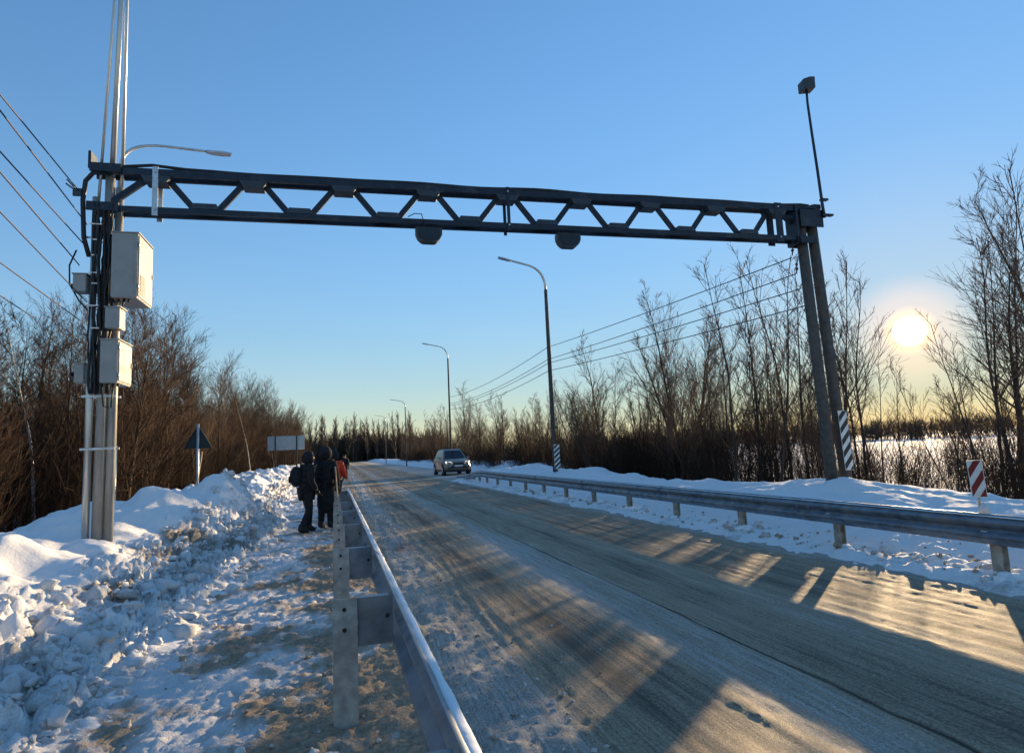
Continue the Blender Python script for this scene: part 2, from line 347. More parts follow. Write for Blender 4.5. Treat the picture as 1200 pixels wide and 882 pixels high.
# snow packed in zones along the road
sn = .55*np.exp(-((XX-2.6)/.5)**2) + .62*np.exp(-((XX-.9)/.5)**2) + .06*sst(4.7, 5.6, XX) + .5*sst(5.7, 6.2, XX) + .28*np.exp(-((XX-4.05)/.28)**2) - .16*np.exp(-((XX-1.95)/.45)**2)
sn = sn + .45*sst(36, 44, YY)*sst(6.0, 7.0, XX)
set_attr(me, 'snow', sn)
st = np.exp(-((XX-1.0)/.22)**2 - ((YY-11.4)/.55)**2)*np.clip(.6+fbm(XX*5, YY*3, 3), 0, 1.3)
set_attr(me, 'stain', st)
def road_material():
    m, n, l, b = newmat('sanded_winter_asphalt')
    at = N(n, 'ShaderNodeAttribute', attribute_name='snow')
    streak = pos_noise(n, l, 1.0, 9, (4.2, .16, 1), .62); streak2 = pos_noise(n, l, 1.0, 8, (19, .9, 1), .7)
    patch = pos_noise(n, l, .55, 7, (1, .55, 1), .6); grain = pos_noise(n, l, 55, 8, (1, .8, 1), .75); g2 = pos_noise(n, l, 160, 3)
    asph = mixc(n, l, patch, (.10, .082, .065), (.22, .178, .13))
    sand = mixc(n, l, grain, (.25, .192, .13), (.50, .405, .295))
    f = mathn(n, l, 'ADD', mathn(n, l, 'MULTIPLY', streak, .8), mathn(n, l, 'MULTIPLY', streak2, .5))
    f = mathn(n, l, 'ADD', f, mathn(n, l, 'MULTIPLY', patch, .5))
    f = mathn(n, l, 'ADD', f, mathn(n, l, 'MULTIPLY', mathn(n, l, 'SUBTRACT', grain, .2), .58))
    fs = mathn(n, l, 'MULTIPLY', mathn(n, l, 'ADD', mathn(n, l, 'MULTIPLY', at.outputs['Fac'], .5), mathn(n, l, 'SUBTRACT', f, .93)), 4.2, True)
    c = mixc(n, l, fs, asph, sand)
    fw_ = mathn(n, l, 'MULTIPLY', mathn(n, l, 'ADD', mathn(n, l, 'MULTIPLY', at.outputs['Fac'], .75), mathn(n, l, 'SUBTRACT', f, 1.29)), 4.0, True)
    snowc = mixc(n, l, grain, (.30, .265, .22), (.58, .55, .51))
    c = mixc(n, l, fw_, c, snowc)
    speck = pos_noise(n, l, 75, 10, (1, .7, 1), .82); scr = pos_noise(n, l, 1.0, 9, (46, 1.1, 1), .75)
    mul = mathn(n, l, 'ADD', mathn(n, l, 'MULTIPLY', mathn(n, l, 'SUBTRACT', speck, .5), 3.0), mathn(n, l, 'MULTIPLY', mathn(n, l, 'SUBTRACT', scr, .5), 2.2))
    mul = mathn(n, l, 'MAXIMUM', mathn(n, l, 'ADD', mul, 1.0), .35)
    mul = mathn(n, l, 'MINIMUM', mul, 1.75)
    vm = n.new('ShaderNodeVectorMath'); vm.operation = 'SCALE'; l.new(c, vm.inputs[0]); l.new(mul, vm.inputs['Scale']); c = vm.outputs[0]
    # the open joint between the two lanes
    g = n.new('ShaderNodeNewGeometry'); sp = n.new('ShaderNodeSeparateXYZ'); l.new(g.outputs['Position'], sp.inputs[0])
    wob = pos_noise(n, l, 1.5, 4, (0, 1, 0))
    dx = mathn(n, l, 'ABSOLUTE', mathn(n, l, 'SUBTRACT', mathn(n, l, 'ADD', sp.outputs[0], mathn(n, l, 'MULTIPLY', wob, .06)), 3.06))
    jl = mathn(n, l, 'MULTIPLY', mathn(n, l, 'SUBTRACT', 1.0, mathn(n, l, 'DIVIDE', dx, .022), True), mathn(n, l, 'MULTIPLY', mathn(n, l, 'ADD', streak2, .25), 1.2), True)
    c = mixc(n, l, jl, c, (.03, .027, .024))
    sa = N(n, 'ShaderNodeAttribute', attribute_name='stain')
    c = mixc(n, l, mathn(n, l, 'MULTIPLY', sa.outputs['Fac'], .75, True), c, (.34, .09, .045))
    l.new(c, b.inputs['Base Color'])
    rg = N(n, 'ShaderNodeMapRange'); rg.inputs['To Min'].default_value = .62; rg.inputs['To Max'].default_value = .9
    l.new(grain, rg.inputs['Value']); l.new(rg.outputs[0], b.inputs['Roughness']); b.inputs['Specular IOR Level'].default_value = .07
    bp = N(n, 'ShaderNodeBump'); bp.inputs['Strength'].default_value = .7; bp.inputs['Distance'].default_value = .014
    hh = mathn(n, l, 'ADD', mathn(n, l, 'ADD', mathn(n, l, 'ADD', grain, mathn(n, l, 'MULTIPLY', speck, .8)), mathn(n, l, 'MULTIPLY', streak2, .5)), mathn(n, l, 'MULTIPLY', g2, .3))
    l.new(hh, bp.inputs['Height']); l.new(bp.outputs[0], b.inputs['Normal'])
    return m
M['road'] = road_material()
tag(link('road', me, M['road']), 'two lane winter road with sand and packed snow', kind='structure')

# --- trampled path behind the left rail
py = np.concatenate([np.linspace(-30, .6, 20, endpoint=False), yseq(.6, 60, .007, .014)])
px = np.linspace(-2.6, .75, 180)
PX, PY = np.meshgrid(px, py)
def path_h(x, y):
    z = .012 + .02*fbm(x*.9, y*.9, 3)
    cl = np.clip(fbm(x*.8+3, y*.8, 3)+.35, 0, 1.2)
    z = z + .030*cl*np.clip(.8-worley(x*8+.5*fbm(x*6, y*6, 2), y*8), 0, 1) + .022*fbm(x*5, y*5, 4, .6) + .011*fbm(x*17, y*17, 3)
    z = z - .06*sst(.55, .75, x) - .012*np.clip(.35-worley(x*2.2+5, y*1.5), 0, 1)*3
    return z
PZ = path_h(PX, PY)
me, _ = grid_mesh('path', PX, PY, PZ)
pd = .22 + .55*fbm(PX*1.6+9, PY*1.2, 5, .6) + .42*sst(-1.0, .0, PX) + .5*sst(.2, .5, PX) + .10
set_attr(me, 'dirt', pd)
tag(link('path', me, M['path']), 'trampled snow path behind the guardrail', kind='structure')

# --- left ploughed bank
by = np.concatenate([np.linspace(-20, .5, 20, endpoint=False), yseq(.5, 110, .0075, .014)])
bx = np.concatenate([np.linspace(-12, -6, 40, endpoint=False), np.linspace(-6, -.3, 240)])
BX, BY = np.meshgrid(bx, by)
def pl(y, tab):
    t = np.array(tab); return np.interp(y, t[:, 0], t[:, 1])
def lbank_h(x, y, detail=True):
    crest = pl(y, [(-20, .7), (3, .72), (6, .74), (9, .70), (11, .52), (13, .78), (14.5, .82), (16.3, .92), (18, .85), (21, .70), (26, .6), (33, .75), (40, .85), (60, .9), (110, .8)])
    cx = pl(y, [(-20, -3.4), (6, -3.6), (11, -3.9), (14, -3.4), (16.3, -2.55), (19, -2.9), (25, -3.6), (40, -4.2), (110, -3.2)])
    foot = pl(y, [(-20, -1.55), (4, -1.40), (8, -1.30), (13, -1.35), (16, -1.2), (22, -1.6), (30, -2.0), (60, -1.8), (110, -1.6)]) + .22*fbm(x*0+y*.6, y*.6+3, 3)
    up = sst(0, 1, (foot-x)/(foot-cx)); up = .75*up + .25*np.clip((foot-x)/(foot-cx), 0, 1)
    down = sst(cx-1.2, cx-5.2, x)
    h = crest*up - 1.6*down - .25*sst(foot-.1, foot+.3, x)
    if not detail: return h
    slope = sst(.0, .12, up)*(1-sst(.58, .80, up + .30*fbm(x*.7, y*.7, 3)))
    near = 1
    ch = np.clip(.85-worley(x*3.3+.5*fbm(x*3, y*3, 2), y*3.3), -.1, 1)
    ch2 = np.clip(.8-worley(x*8+.4*fbm(x*7, y*7, 2), y*8), -.1, 1); ch3 = np.clip(.8-worley(x*18, y*18), -.1, 1)
    tb = np.abs(fbm(x*4.2, y*4.2, 5, .6)); tb2 = np.abs(fbm(x*13+4, y*13, 4, .6))
    h = h + slope*(.20*np.minimum(ch, .62) + .10*np.minimum(ch2, .6) + .04*ch3 + .15*tb + .055*tb2 - .20)
    lump = up*(1-slope*.6)
    h = h + lump*(.26*fbm(x*.75, y*.6, 3) + .035*fbm(x*2.2, y*2.2, 3) + .012*fbm(x*7, y*7, 3))
    far = sst(14, 22, y)
    mid = sst(10.5, 13, y)
    h = h + mid*up*(.17*np.clip(.75-worley(x*1.5+.4*fbm(x, y, 2), y*1.3), -.1, 1)+.04*np.clip(.8-worley(x*4.5, y*4), 0, 1)-.05)
    h = h + far*up*(.18*fbm(x*1.1+7, y*.7, 4) + .10*np.clip(.8-worley(x*1.6, y*1.2), 0, 1))
    # drift heaped round the pole feet and smooth pillows in front of them
    h = h + .10*np.exp(-(((x+3.5)/.8)**2 + ((y-10.3)/.5)**2)) + .16*np.exp(-(((x+2.9)/.5)**2 + ((y-13.4)/.8)**2))
    h = h + .42*np.exp(-(((x+2.55)/.75)**2 + ((y-16.2)/1.1)**2)) + .22*np.exp(-(((x+3.6)/.45)**2 + ((y-14)/.6)**2)) + .14*np.exp(-(((x+4.0)/.5)**2 + ((y-9.2)/.5)**2)) - .16*np.exp(-(((x+3.0)/.5)**2 + ((y-15)/.5)**2))
    h = h + .26*np.exp(-(((x+1.75)/.5)**2 + ((y-13.6)/.5)**2))
    return h
BZ = lbank_h(BX, BY)
me, used = grid_mesh('snow_bank', BX, BY, BZ, keep=BZ > np.where(BX > -2.6, path_h(BX, BY)-.05, -1.4))
rise = np.clip(lbank_h(BX, BY, False)/.7, 0, 1)
bd = .15+np.clip(.50*np.exp(-((rise-.35)/.33)**2) + .45*fbm(BX*1.1, BY*1.1, 4) - .20, -.5, .55) - .30*sst(.65, .9, rise)
bd = bd + .35*np.exp(-(((BX+2.3)/.8)**2 + ((BY-12.3)/1.6)**2))
set_attr(me, 'dirt', bd.ravel()[used])
tag(link('snow_bank', me, M['snow']), 'ploughed snow bank with dirty lumps on the forest side of the path', kind='structure')

# --- right bank beyond the rail, verge included
vy = np.concatenate([np.linspace(-40, .8, 30, endpoint=False), yseq(.8, 320, .011, .02)])
vu = np.linspace(0, 1, 170)
VU, VY = np.meshgrid(vu, vy)
off = 4.4*sst(36.5, 43, VY) - .9*sst(62, 78, VY)
VX = 5.95 + off + 8.0*VU
def rbank_h(x, y, off):
    x = x - off
    crest = pl(y, [(-40, .45), (5, .40), (7.5, .42), (9, .53), (11.5, .64), (13.5, .56), (15.2, .46), (19, .42), (22, .52), (25, .70), (28, .60), (33, .72), (38, .6), (45, .66), (60, .7), (90, .7), (320, .75)])
    edge = 5.98 + .2*fbm(y*.7+x*0, x*0+4, 3)
    h = -.03 + .10*sst(edge, edge+.5, x) + (crest-.08)*(.35*sst(6.7, 7.7, x)+.65*sst(7.0, 9.9, x)) - 1.6*sst(10.3+.3*np.exp(-((y-11)/2.0)**2), 13.4, x)
    low = sst(edge, edge+.4, x)*(1-sst(7.4, 8.2, x)); top = sst(7.0, 9.0, x)
    h = h + low*(.05*fbm(x*2, y*2, 3) + .05*np.clip(.75-worley(x*5, y*5), 0, 1) + .02*fbm(x*9, y*9, 3))
    h = h + top*(.09*fbm(x*.9, y*.5, 3) + .03*fbm(x*2.5, y*2, 3) + .008*fbm(x*9, y*9, 2))
    far = sst(15, 22, y); h = h + far*top*(.10*fbm(x*1.4+3, y*.8, 4))
    h = h + .15*np.exp(-(((x-9.6)/.5)**2 + ((y-10.5)/.5)**2))
    return h
VZ = rbank_h(VX, VY, off)
me, used = grid_mesh('snow_bank', VX, VY, VZ, keep=VZ > -.85)
vd = np.clip(.18 + .35*fbm(VX*1.1, VY*1.1, 3), -.3, .5)*(1-sst(6.7, 7.3, VX-off)) - .32*sst(6.8, 7.5, VX-off)
set_attr(me, 'dirt', vd.ravel()[used])
tag(link('snow_bank', me, M['snow']), 'smooth snow bank behind the guardrail on the field side', kind='structure')

# --- loose clods, nobody could count them
def ico(sub):
    b = bmesh.new(); bmesh.ops.create_icosphere(b, subdivisions=sub, radius=1); b.verts.ensure_lookup_table()
    v = np.array([p.co[:] for p in b.verts]); f = np.array([[q.index for q in p.verts] for p in b.faces]); b.free(); return v, f
IV, IF = ico(2)
def clods(name, label, spots, mat, dirt):
    Vs, Fs, D, o = [], [], [], 0
    for (x, y, z, s) in spots:
        sc = s*NP.uniform(.6, 1.3, 3)*np.array([1, 1, .75])
        k = 1 + .34*np.sin(IV @ NP.normal(0, 7, 3)) * .5 + .28*np.sin(IV @ NP.normal(0, 2.2, 3) + NP.uniform(0, 6)) + .18*np.sin(IV @ NP.normal(0, 4.5, 3))
        Vs.append(IV*k[:, None]*sc + (x, y, z + s*.2)); Fs.append(IF+o); o += len(IV); D.append(np.full(len(IV), NP.uniform(*dirt)))
    me = fast_mesh(name, np.concatenate(Vs), np.concatenate(Fs)); set_attr(me, 'dirt', np.concatenate(D))
    tag(link(name, me, mat), label, kind='stuff')
sp = []
for _ in range(2600):
    y = 1.5 + 16*rnd.random()**1.5; t = rnd.gauss(.38, .26); x = -1.35 - t*1.7
    if x > -1.0 or x < -3.1: continue
    sp.append((x, y, float(lbank_h(np.array([x]), np.array([y]))[0]), min(.10, .012*rnd.paretovariate(1.55))))
clods('snow_clods', 'dirty snow lumps tumbled down the ploughed bank', sp, M['clod'], (-.2, .4))
sp = []
for _ in range(1500):
    y = 1.2 + 18*rnd.random()**1.6; x = rnd.gauss(.85, .33)
    if x < .45 or x > 2.2: continue
    sp.append((x, y, float(road_h(np.array([x]), np.array([y]))[0]), min(.017, .004*rnd.paretovariate(2.0))))
for _ in range(500):
    y = 1.5 + 12*rnd.random()**1.4; x = rnd.uniform(-1.6, .2)
    sp.append((x, y, float(path_h(np.array([x]), np.array([y]))[0]), min(.035, .006*rnd.paretovariate(1.7))))
for _ in range(500):
    y = 3 + 22*rnd.random()**1.3; x = 6.35 + abs(rnd.gauss(0, .4))
    sp.append((x, y, float(rbank_h(np.array([x]), np.array([y]), 0)[0]), min(.06, .012*rnd.paretovariate(1.8))))
clods('snow_crumbs', 'crumbs of sandy snow strewn along the road edges', sp, M['path'], (.1, .8))

# ------------------------------------------------------------------ bare trees
class Tubes:
    def __init__(s): s.V = []; s.Q = []; s.n = 0
    def add(s, P, rad, n):
        P = np.asarray(P, float); k = len(P)
        d = np.gradient(P, axis=0); d /= np.linalg.norm(d, axis=1)[:, None] + 1e-9
        ref = np.array([.31, .17, .93]) if abs(d[0] @ np.array([.31, .17, .93])) < .8 else np.array([.93, .31, .17])
        a = np.cross(d, ref); a /= np.linalg.norm(a, axis=1)[:, None]; b = np.cross(d, a)
        t = np.arange(n)*2*np.pi/n
        rg = P[:, None, :] + np.asarray(rad)[:, None, None]*(np.cos(t)[None, :, None]*a[:, None, :] + np.sin(t)[None, :, None]*b[:, None, :])
        s.V.append(rg.reshape(-1, 3))
        i = np.arange(k*n).reshape(k, n) + s.n; j = np.roll(i, -1, axis=1)
        s.Q.append(np.stack([i[:-1], j[:-1], j[1:], i[1:]], -1).reshape(-1, 4)); s.n += k*n
    def arrays(s): return np.concatenate(s.V), np.concatenate(s.Q)
    def mesh(s, name): return fast_mesh(name, *s.arrays())
def shoot(g, p, d, L, segs, wob, up):
    pts = [np.array(p, float)]; d = np.array(d, float)
    for _ in range(segs):
        d = d + g.normal(0, wob, 3) + np.array([0, 0, up]); d /= np.linalg.norm(d)
        pts.append(pts[-1] + d*L/segs)
    return np.array(pts)
def side_dir(g, d, ang):
    a = np.cross(d, g.normal(0, 1, 3)); a /= np.linalg.norm(a)
    return d*math.cos(ang) + a*math.sin(ang)
def branches(g, cr_, P, r_base, n1, t0, L1, ang, n2, n3, up, thick=1.0, taper=.78):
    k = len(P)-1
    def along(B, f):
        q = min(int(f), len(B)-2); d = B[q+1]-B[q]
        return B[q] + d*(f-q), d/(np.linalg.norm(d)+1e-9)
    for i in range(n1):
        t = t0 + (1-t0)*(i+g.uniform(0, 1))/n1
        p, d = along(P, t*k)
        L = L1*(1-taper*(t-t0)/(1-t0))*g.uniform(.55, 1.25); rb = max(.010, r_base*(1-t)*.5)*thick
        B = shoot(g, p, side_dir(g, d, ang*g.uniform(.7, 1.25)), L, 6, .06, up)
        cr_.add(B, np.linspace(rb, .0055*thick, 7), 4)
        m2 = max(3, int(n2*(.5+.6*L/L1)))
        for j in range(m2):
            f2 = .12+.85*(j+g.uniform(0, 1))/m2
            p2, d2 = along(B, f2*6)
            L2 = L*g.uniform(.30, .62)*(1.15-.7*f2)
            C = shoot(g, p2, side_dir(g, d2, g.uniform(.3, .75)), L2, 4, .06, up*1.3)
            cr_.add(C, np.linspace(max(.0075, rb*.42), .0048*thick, 5), 3)
            for m in range(n3):
                p3, d3 = along(C, g.uniform(.4, 3.8))
                D = shoot(g, p3, side_dir(g, d3, g.uniform(.25, .7)), max(.18, L2*g.uniform(.35, .75)), 2, .08, up)
                cr_.add(D, np.array([.0050, .0044, .0036])*thick, 3)
def proto_upright(seed, H, r, n1=24, L1=.30, ang=.72, n2=7, n3=4, t0=.18, up=.045, lean=(0, 0), thick=1.0, taper=.78):
    g = np.random.RandomState(seed); tr, cr_ = Tubes(), Tubes()
    P = shoot(g, (0, 0, -.25), (lean[0], lean[1], 1), H, 14, .03, .02)
    tr.add(P, np.maximum(r*(1-np.linspace(0, 1, 15)*.92), .012), 7)
    branches(g, cr_, P, r, n1, t0, H*L1, ang, n2, n3, up, thick, taper)
    return tr, cr_
def proto_multi(seed, H, r, stems, spread, n1=11, L1=.24, ang=.6, n2=5, n3=3, up=.06, t0=.22):
    g = np.random.RandomState(seed); tr, cr_ = Tubes(), Tubes()
    for s in range(stems):
        a = g.uniform(0, 6.28); b = g.uniform(.3, 1)*spread; h = H*g.uniform(.65, 1.05)
        P = shoot(g, (.18*math.cos(a), .18*math.sin(a), -.25), (math.sin(b)*math.cos(a), math.sin(b)*math.sin(a), math.cos(b)), h, 11, .035, .03)
        rr = r*g.uniform(.6, 1.1)
        tr.add(P, np.maximum(rr*(1-np.linspace(0, 1, 12)*.9), .009), 6)
        branches(g, cr_, P, rr, n1, t0, h*L1, ang, n2, n3, up)
    return tr, cr_
PROTO = {}
def make_proto(key, tc_, bark, twig):
    tr, cr_ = tc_
    a = tr.mesh(key+'_trunk'); a.materials.append(M[bark]); b = cr_.mesh(key+'_crown'); b.materials.append(M[twig])
    PROTO[key] = (a, b)
for i in range(4): make_proto('alder%d' % i, proto_upright(20+i, 10, .085+.01*i, n1=30, L1=.34, ang=.62, n2=9, n3=5), 'bark', 'twig')
for i in range(3): make_proto('forest%d' % i, proto_upright(40+i, 10.5, .10, n1=38, L1=.34, n2=9, n3=6, t0=.14, ang=.8, up=.055, taper=.45), 'bark', 'twig_red')
for i in range(3): make_proto('sapling%d' % i, proto_multi(60+i, 7, .04, 4+i, .24, n1=12, L1=.30, ang=.5, n2=7, n3=4), 'bark_dark', 'twig')
for i in range(2): make_proto('willow%d' % i, proto_multi(80+i, 9, .07, 5, .40, n1=14, L1=.34, ang=.5, n2=8, n3=4), 'bark', 'twig')
make_proto('spread', proto_multi(93, 10.5, .10, 5, .36, n1=20, L1=.42, ang=.52, n2=11, n3=6, up=.05, t0=.2), 'bark_dark', 'twig')
for i in range(2): make_proto('birch%d' % i, proto_upright(100+i, 10, .09, n1=30, L1=.24, n2=9, n3=6, t0=.3, ang=.65), 'birchbark', 'twig_red')
for i in range(3): make_proto('poplar%d' % i, proto_upright(110+i, 12, .16, n1=40, L1=.20, ang=.6, n2=5, n3=2, t0=.25, up=.16, thick=3.6, taper=.35), 'bark_dark', 'far')
for i in range(2): make_proto('slim%d' % i, proto_upright(120+i, 8, .05, n1=20, L1=.24, n2=6, n3=3, t0=.25, ang=.6, up=.07), 'bark_dark', 'twig')
for i in range(3): make_proto('thin%d' % i, proto_upright(140+i, 8.2, .055, n1=17, L1=.30, n2=6, n3=3, t0=.32, ang=.6, up=.05), 'bark_dark', 'twig')
make_proto('sunside', proto_upright(133, 8.6, .13, n1=24, L1=.36, ang=.8, n2=7, n3=3, t0=.3, up=.05), 'bark_dark', 'twig')
def tree(name, key, x, y, label, group=None, s=1.0, rz=None, tilt=(0, 0), sz=None, z=None):
    a, b = PROTO[key]
    z = float(ground_h(np.array([x*1.0]), np.array([y*1.0]))[0]) if z is None else z
    o = empty(name, (x, y, z), label, 'tree', 0, group)
    o.rotation_euler = (tilt[0], tilt[1], rnd.uniform(0, 6.28) if rz is None else rz); o.scale = (s, s, sz or s)
    for nm, d in (('trunk', a), ('crown', b)):
        c = bpy.data.objects.new(nm, d); COL.objects.link(c); c.parent = o
    return o
# left forest: front row along x = -9 and rows behind it
GL = 'bare trees of the forest edge left of the road'
LL = 'bare brown tree in the dense forest wall left of the road'
placed = []
def free(x, y, d):
    if any((x-a)**2+(y-b)**2 < d*d for a, b in placed): return False
    placed.append((x, y)); return True
spots = []
while len(spots) < 310:
    y = 8 + 125*rnd.random()**1.25; x = -8.6 - 19*rnd.random()**1.5 - (1.5 if y < 30 else 0) + (1.5 if y > 70 else 0)
    if y < 13 and x > -12: continue
    if not free(x, y, .65): continue
    spots.append((x, y, rnd.choice(['forest0', 'forest1', 'forest2', 'alder0', 'alder1', 'alder3', 'willow0']), rnd.uniform(.86, 1.06)*min(.97, .55*math.hypot(x, y)/20)))
spots.sort(key=lambda q: math.hypot(q[0], q[1]) + 1.2*max(0, -9-q[0]))
def mesh_arrays(me):
    v = np.empty(len(me.vertices)*3, np.float32); me.vertices.foreach_get('co', v)
    q = np.empty(len(me.loops), np.int32); me.loops.foreach_get('vertex_index', q)
    return v.reshape(-1, 3), q.reshape(-1, 4)
Vs, Qs, o_ = [], [], 0
for i, (x, y, k, sc) in enumerate(spots):
    if i < 125:
        tree('bare_tree', k, x, y, LL, GL, sc, tilt=(rnd.gauss(0, .04), rnd.gauss(0, .04))); continue
    c, d = math.cos(i*1.7), math.sin(i*1.7); z = float(ground_h(np.array([x]), np.array([y]))[0])
    for me_ in PROTO[k]:
        v, q = mesh_arrays(me_)
        Vs.append(np.stack([v[:, 0]*c-v[:, 1]*d, v[:, 0]*d+v[:, 1]*c, v[:, 2]], 1)*sc + (x, y, z)); Qs.append(q+o_); o_ += len(v)
tag(link('forest', fast_mesh('forest', np.concatenate(Vs), np.concatenate(Qs)), M['twig_red']), 'bare trees deep in the forest left of the road', kind='stuff')
tree('birch_tree', 'birch0', -10.6, 21.5, 'white stemmed birch in the forest at the far left edge', None, .95)
tree('birch_tree', 'birch1', -10.9, 27.5, 'thin pale birch just left of the pole with the cabinets', None, .85)
tree('birch_tree', 'birch1', -7.6, 60, 'pale slender birch rising at the end of the left forest above the white board', None, .9)
# right side
GR = 'bare trees of the row beyond the right snow bank'
LR = 'bare dark tree in the long row beyond the right snow bank'
for (x, y, k, s, tl, lab) in [
    (23.8, 40.6, 'spread', 1.38, (0, .05), 'large spreading bare tree with forked stems left of the gantry leg'),
    (17.8, 42, 'alder2', 1.08, (0, 0), 'tall bare tree with upright twigs right of the nearest lamp post'),
    (21.0, 15.6, 'sunside', .98, (0, -.20), 'bare tree leaning to the left just right of the sun'),
    (28.3, 17.2, 'spread', 1.3, (0, -.16), 'big bare tree whose crown spills over the right picture edge'),
    (20.5, 22.5, 'thin2', 1.0, (0, -.10), 'bare slender tree leaning left between gantry leg and sun'),
    (16.3, 17.2, 'slim0', .98, (0, -.12), 'slim leaning sapling standing under the sun'),
    (15.6, 20.5, 'sapling2', 1.12, (0, 0), 'clump of thin bare stems right beside the gantry leg'),
    (16.4, 13.6, 'sapling0', .66, (0, .05), 'short clump of bare stems behind the red and white marker'),
    (20.2, 13.0, 'slim1', .9, (0, -.15), 'thin bare tree leaning left near the right picture edge'),
]:
    free(x, y, .1); tree('bare_tree', k, x, y, lab, None, s, tilt=tl)
cnt = 0
while cnt < 105:
    y = 24 + 120*rnd.random()**1.35; x = 12.6 + (9 if y < 45 else 17)*rnd.random()**1.4
    az = math.degrees(math.atan2(x, y))
    if az > 33 or (y > 36 and y < 46 and x < 15): continue
    if not free(x, y, 1.05): continue
    thin = az > 24.5 and y < 60
    k = rnd.choice(['alder0', 'alder1', 'alder2', 'alder3', 'sapling0', 'sapling1', 'sapling2', 'willow0', 'slim0', 'slim1'])
    tall = rnd.uniform(.62, .95) if y < 60 else rnd.uniform(.78, 1.1)
    if thin: k = rnd.choice(['sapling0', 'sapling1', 'slim0', 'slim1']); tall = rnd.uniform(.45, .8)
    tree('bare_tree', k, x, y, LR, GR, tall*(1.1 if k[:3] in ('sap', 'sli') else .93), tilt=(rnd.gauss(0, .05), rnd.gauss(0, .05))); cnt += 1
GS = 'thin bare trees standing in the snow field before the sun'
for _ in range(24):
    for _t in range(50):
        az = R(rnd.uniform(33, 58)); dd = rnd.uniform(17, 46); x, y = dd*math.sin(az), dd*math.cos(az)
        if x > 13 and abs(az - SUN_AZ) > R(4.3) and free(x, y, 1.4): break
    tree('bare_tree', rnd.choice(['sapling0', 'sapling1', 'slim0', 'slim1', 'sapling2']), x, y,
         'thin bare tree standing in the snow field before the sun', GS, rnd.uniform(.6, .95), tilt=(rnd.gauss(0, .06), rnd.gauss(-.04, .06)))
for i, (a_, dd, s) in enumerate([(34.2, 22, 1.0), (36.0, 25, 1.12), (37.4, 20, .92), (38.6, 27, 1.2), (39.8, 23, 1.02), (41.2, 21, .9), (42.6, 28, 1.15), (43.3, 24, .95), (43.9, 31, 1.15), (52.3, 22, .95), (53.6, 27, 1.2), (53.2, 20, .95), (54.6, 25, 1.25)]):
    x, y = dd*math.sin(R(a_)), dd*math.cos(R(a_)); placed.append((x, y))
    tree('bare_tree', ('thin0', 'thin1', 'thin2')[i % 3], x, y, 'tall thin bare tree in the loose row between gantry leg and picture edge', 'tall thin trees beside the sun', s*1.02, tilt=(rnd.gauss(0, .05), rnd.gauss(-.05, .06)))
for i, (a_, dd, s) in enumerate([(27.5, 31, .72), (29.5, 27, .60), (30.8, 33, .70), (32.2, 29, .66), (33.4, 35, .74), (34.8, 31, .66), (36.4, 34, .70), (31.5, 38, .8), (28.6, 37, .75)]):
    x, y = dd*math.sin(R(a_)), dd*math.cos(R(a_)); placed.append((x, y))
    tree('bare_shrub', ('willow0', 'willow1', 'sapling1')[i % 3], x, y, 'broad many stemmed bare shrub in the thicket left of the gantry leg', 'broad bare shrubs left of the gantry leg', s, tilt=(rnd.gauss(0, .04), rnd.gauss(0, .04)))
for a_, dd, s in ((45.0, 24, .62), (46.4, 29, .62), (49.6, 23, .55), (50.9, 27, .70), (44.4, 21, .66), (51.6, 20, .66)):
    tree('bare_tree', 'thin1', dd*math.sin(R(a_)), dd*math.cos(R(a_)), 'low thin bare tree standing just below the sun', 'low thin trees below the sun', s, tilt=(rnd.gauss(0, .05), rnd.gauss(-.05, .06)))
# trees toward the sun behind the picture's right edge, they shade the road
for az, dd, k, s in [(64, 24, 'thin0', .9), (69, 21, 'thin1', .9), (75, 25, 'alder2', .9), (84, 26, 'thin2', 1.1)]:
    x, y = dd*math.sin(R(az)), dd*math.cos(R(az))
    tree('bare_tree', k, x, y, 'bare tree beyond the right picture edge', 'bare trees beyond the right picture edge', s)
# straight stemmed trees closing the road's far end
GF = 'tall straight trees closing the far end of the road'
for i in range(44):
    x = -34 + 62*(i+rnd.random()*.8)/44; y = 250 + rnd.uniform(-15, 35)
    tree('poplar_tree', 'poplar%d' % (i % 3), x, y, 'tall straight bare tree in the row closing the far end of the road', GF, rnd.uniform(1.15, 1.5))

# undergrowth, far woods: too dense to count
def shrub(seed, H, stems, twigs, r):
    g = np.random.RandomState(seed); t = Tubes()
    for s in range(stems):
        a = g.uniform(0, 6.28); b = g.uniform(0, .45); h = H*g.uniform(.5, 1.05)
        P = shoot(g, (g.normal(0, .25), g.normal(0, .25), -.15), (math.sin(b)*math.cos(a), math.sin(b)*math.sin(a), math.cos(b)), h, 4, .10, .05)
        t.add(P, np.linspace(r, r*.55, 5), 3)
        for j in range(twigs):
            q = g.randint(1, 4); d = P[q+1]-P[q]; d /= np.linalg.norm(d)
            t.add(shoot(g, P[q], side_dir(g, d, g.uniform(.3, .9)), h*g.uniform(.2, .5), 2, .16, .1), np.array([r*.65, r*.6, r*.5]), 3)
    return t.arrays()
SH = [shrub(200+i, 3.3, 13, 7, .0095) for i in range(5)]
SF = [shrub(300+i, 5.0, 10, 8, .05) for i in range(4)]
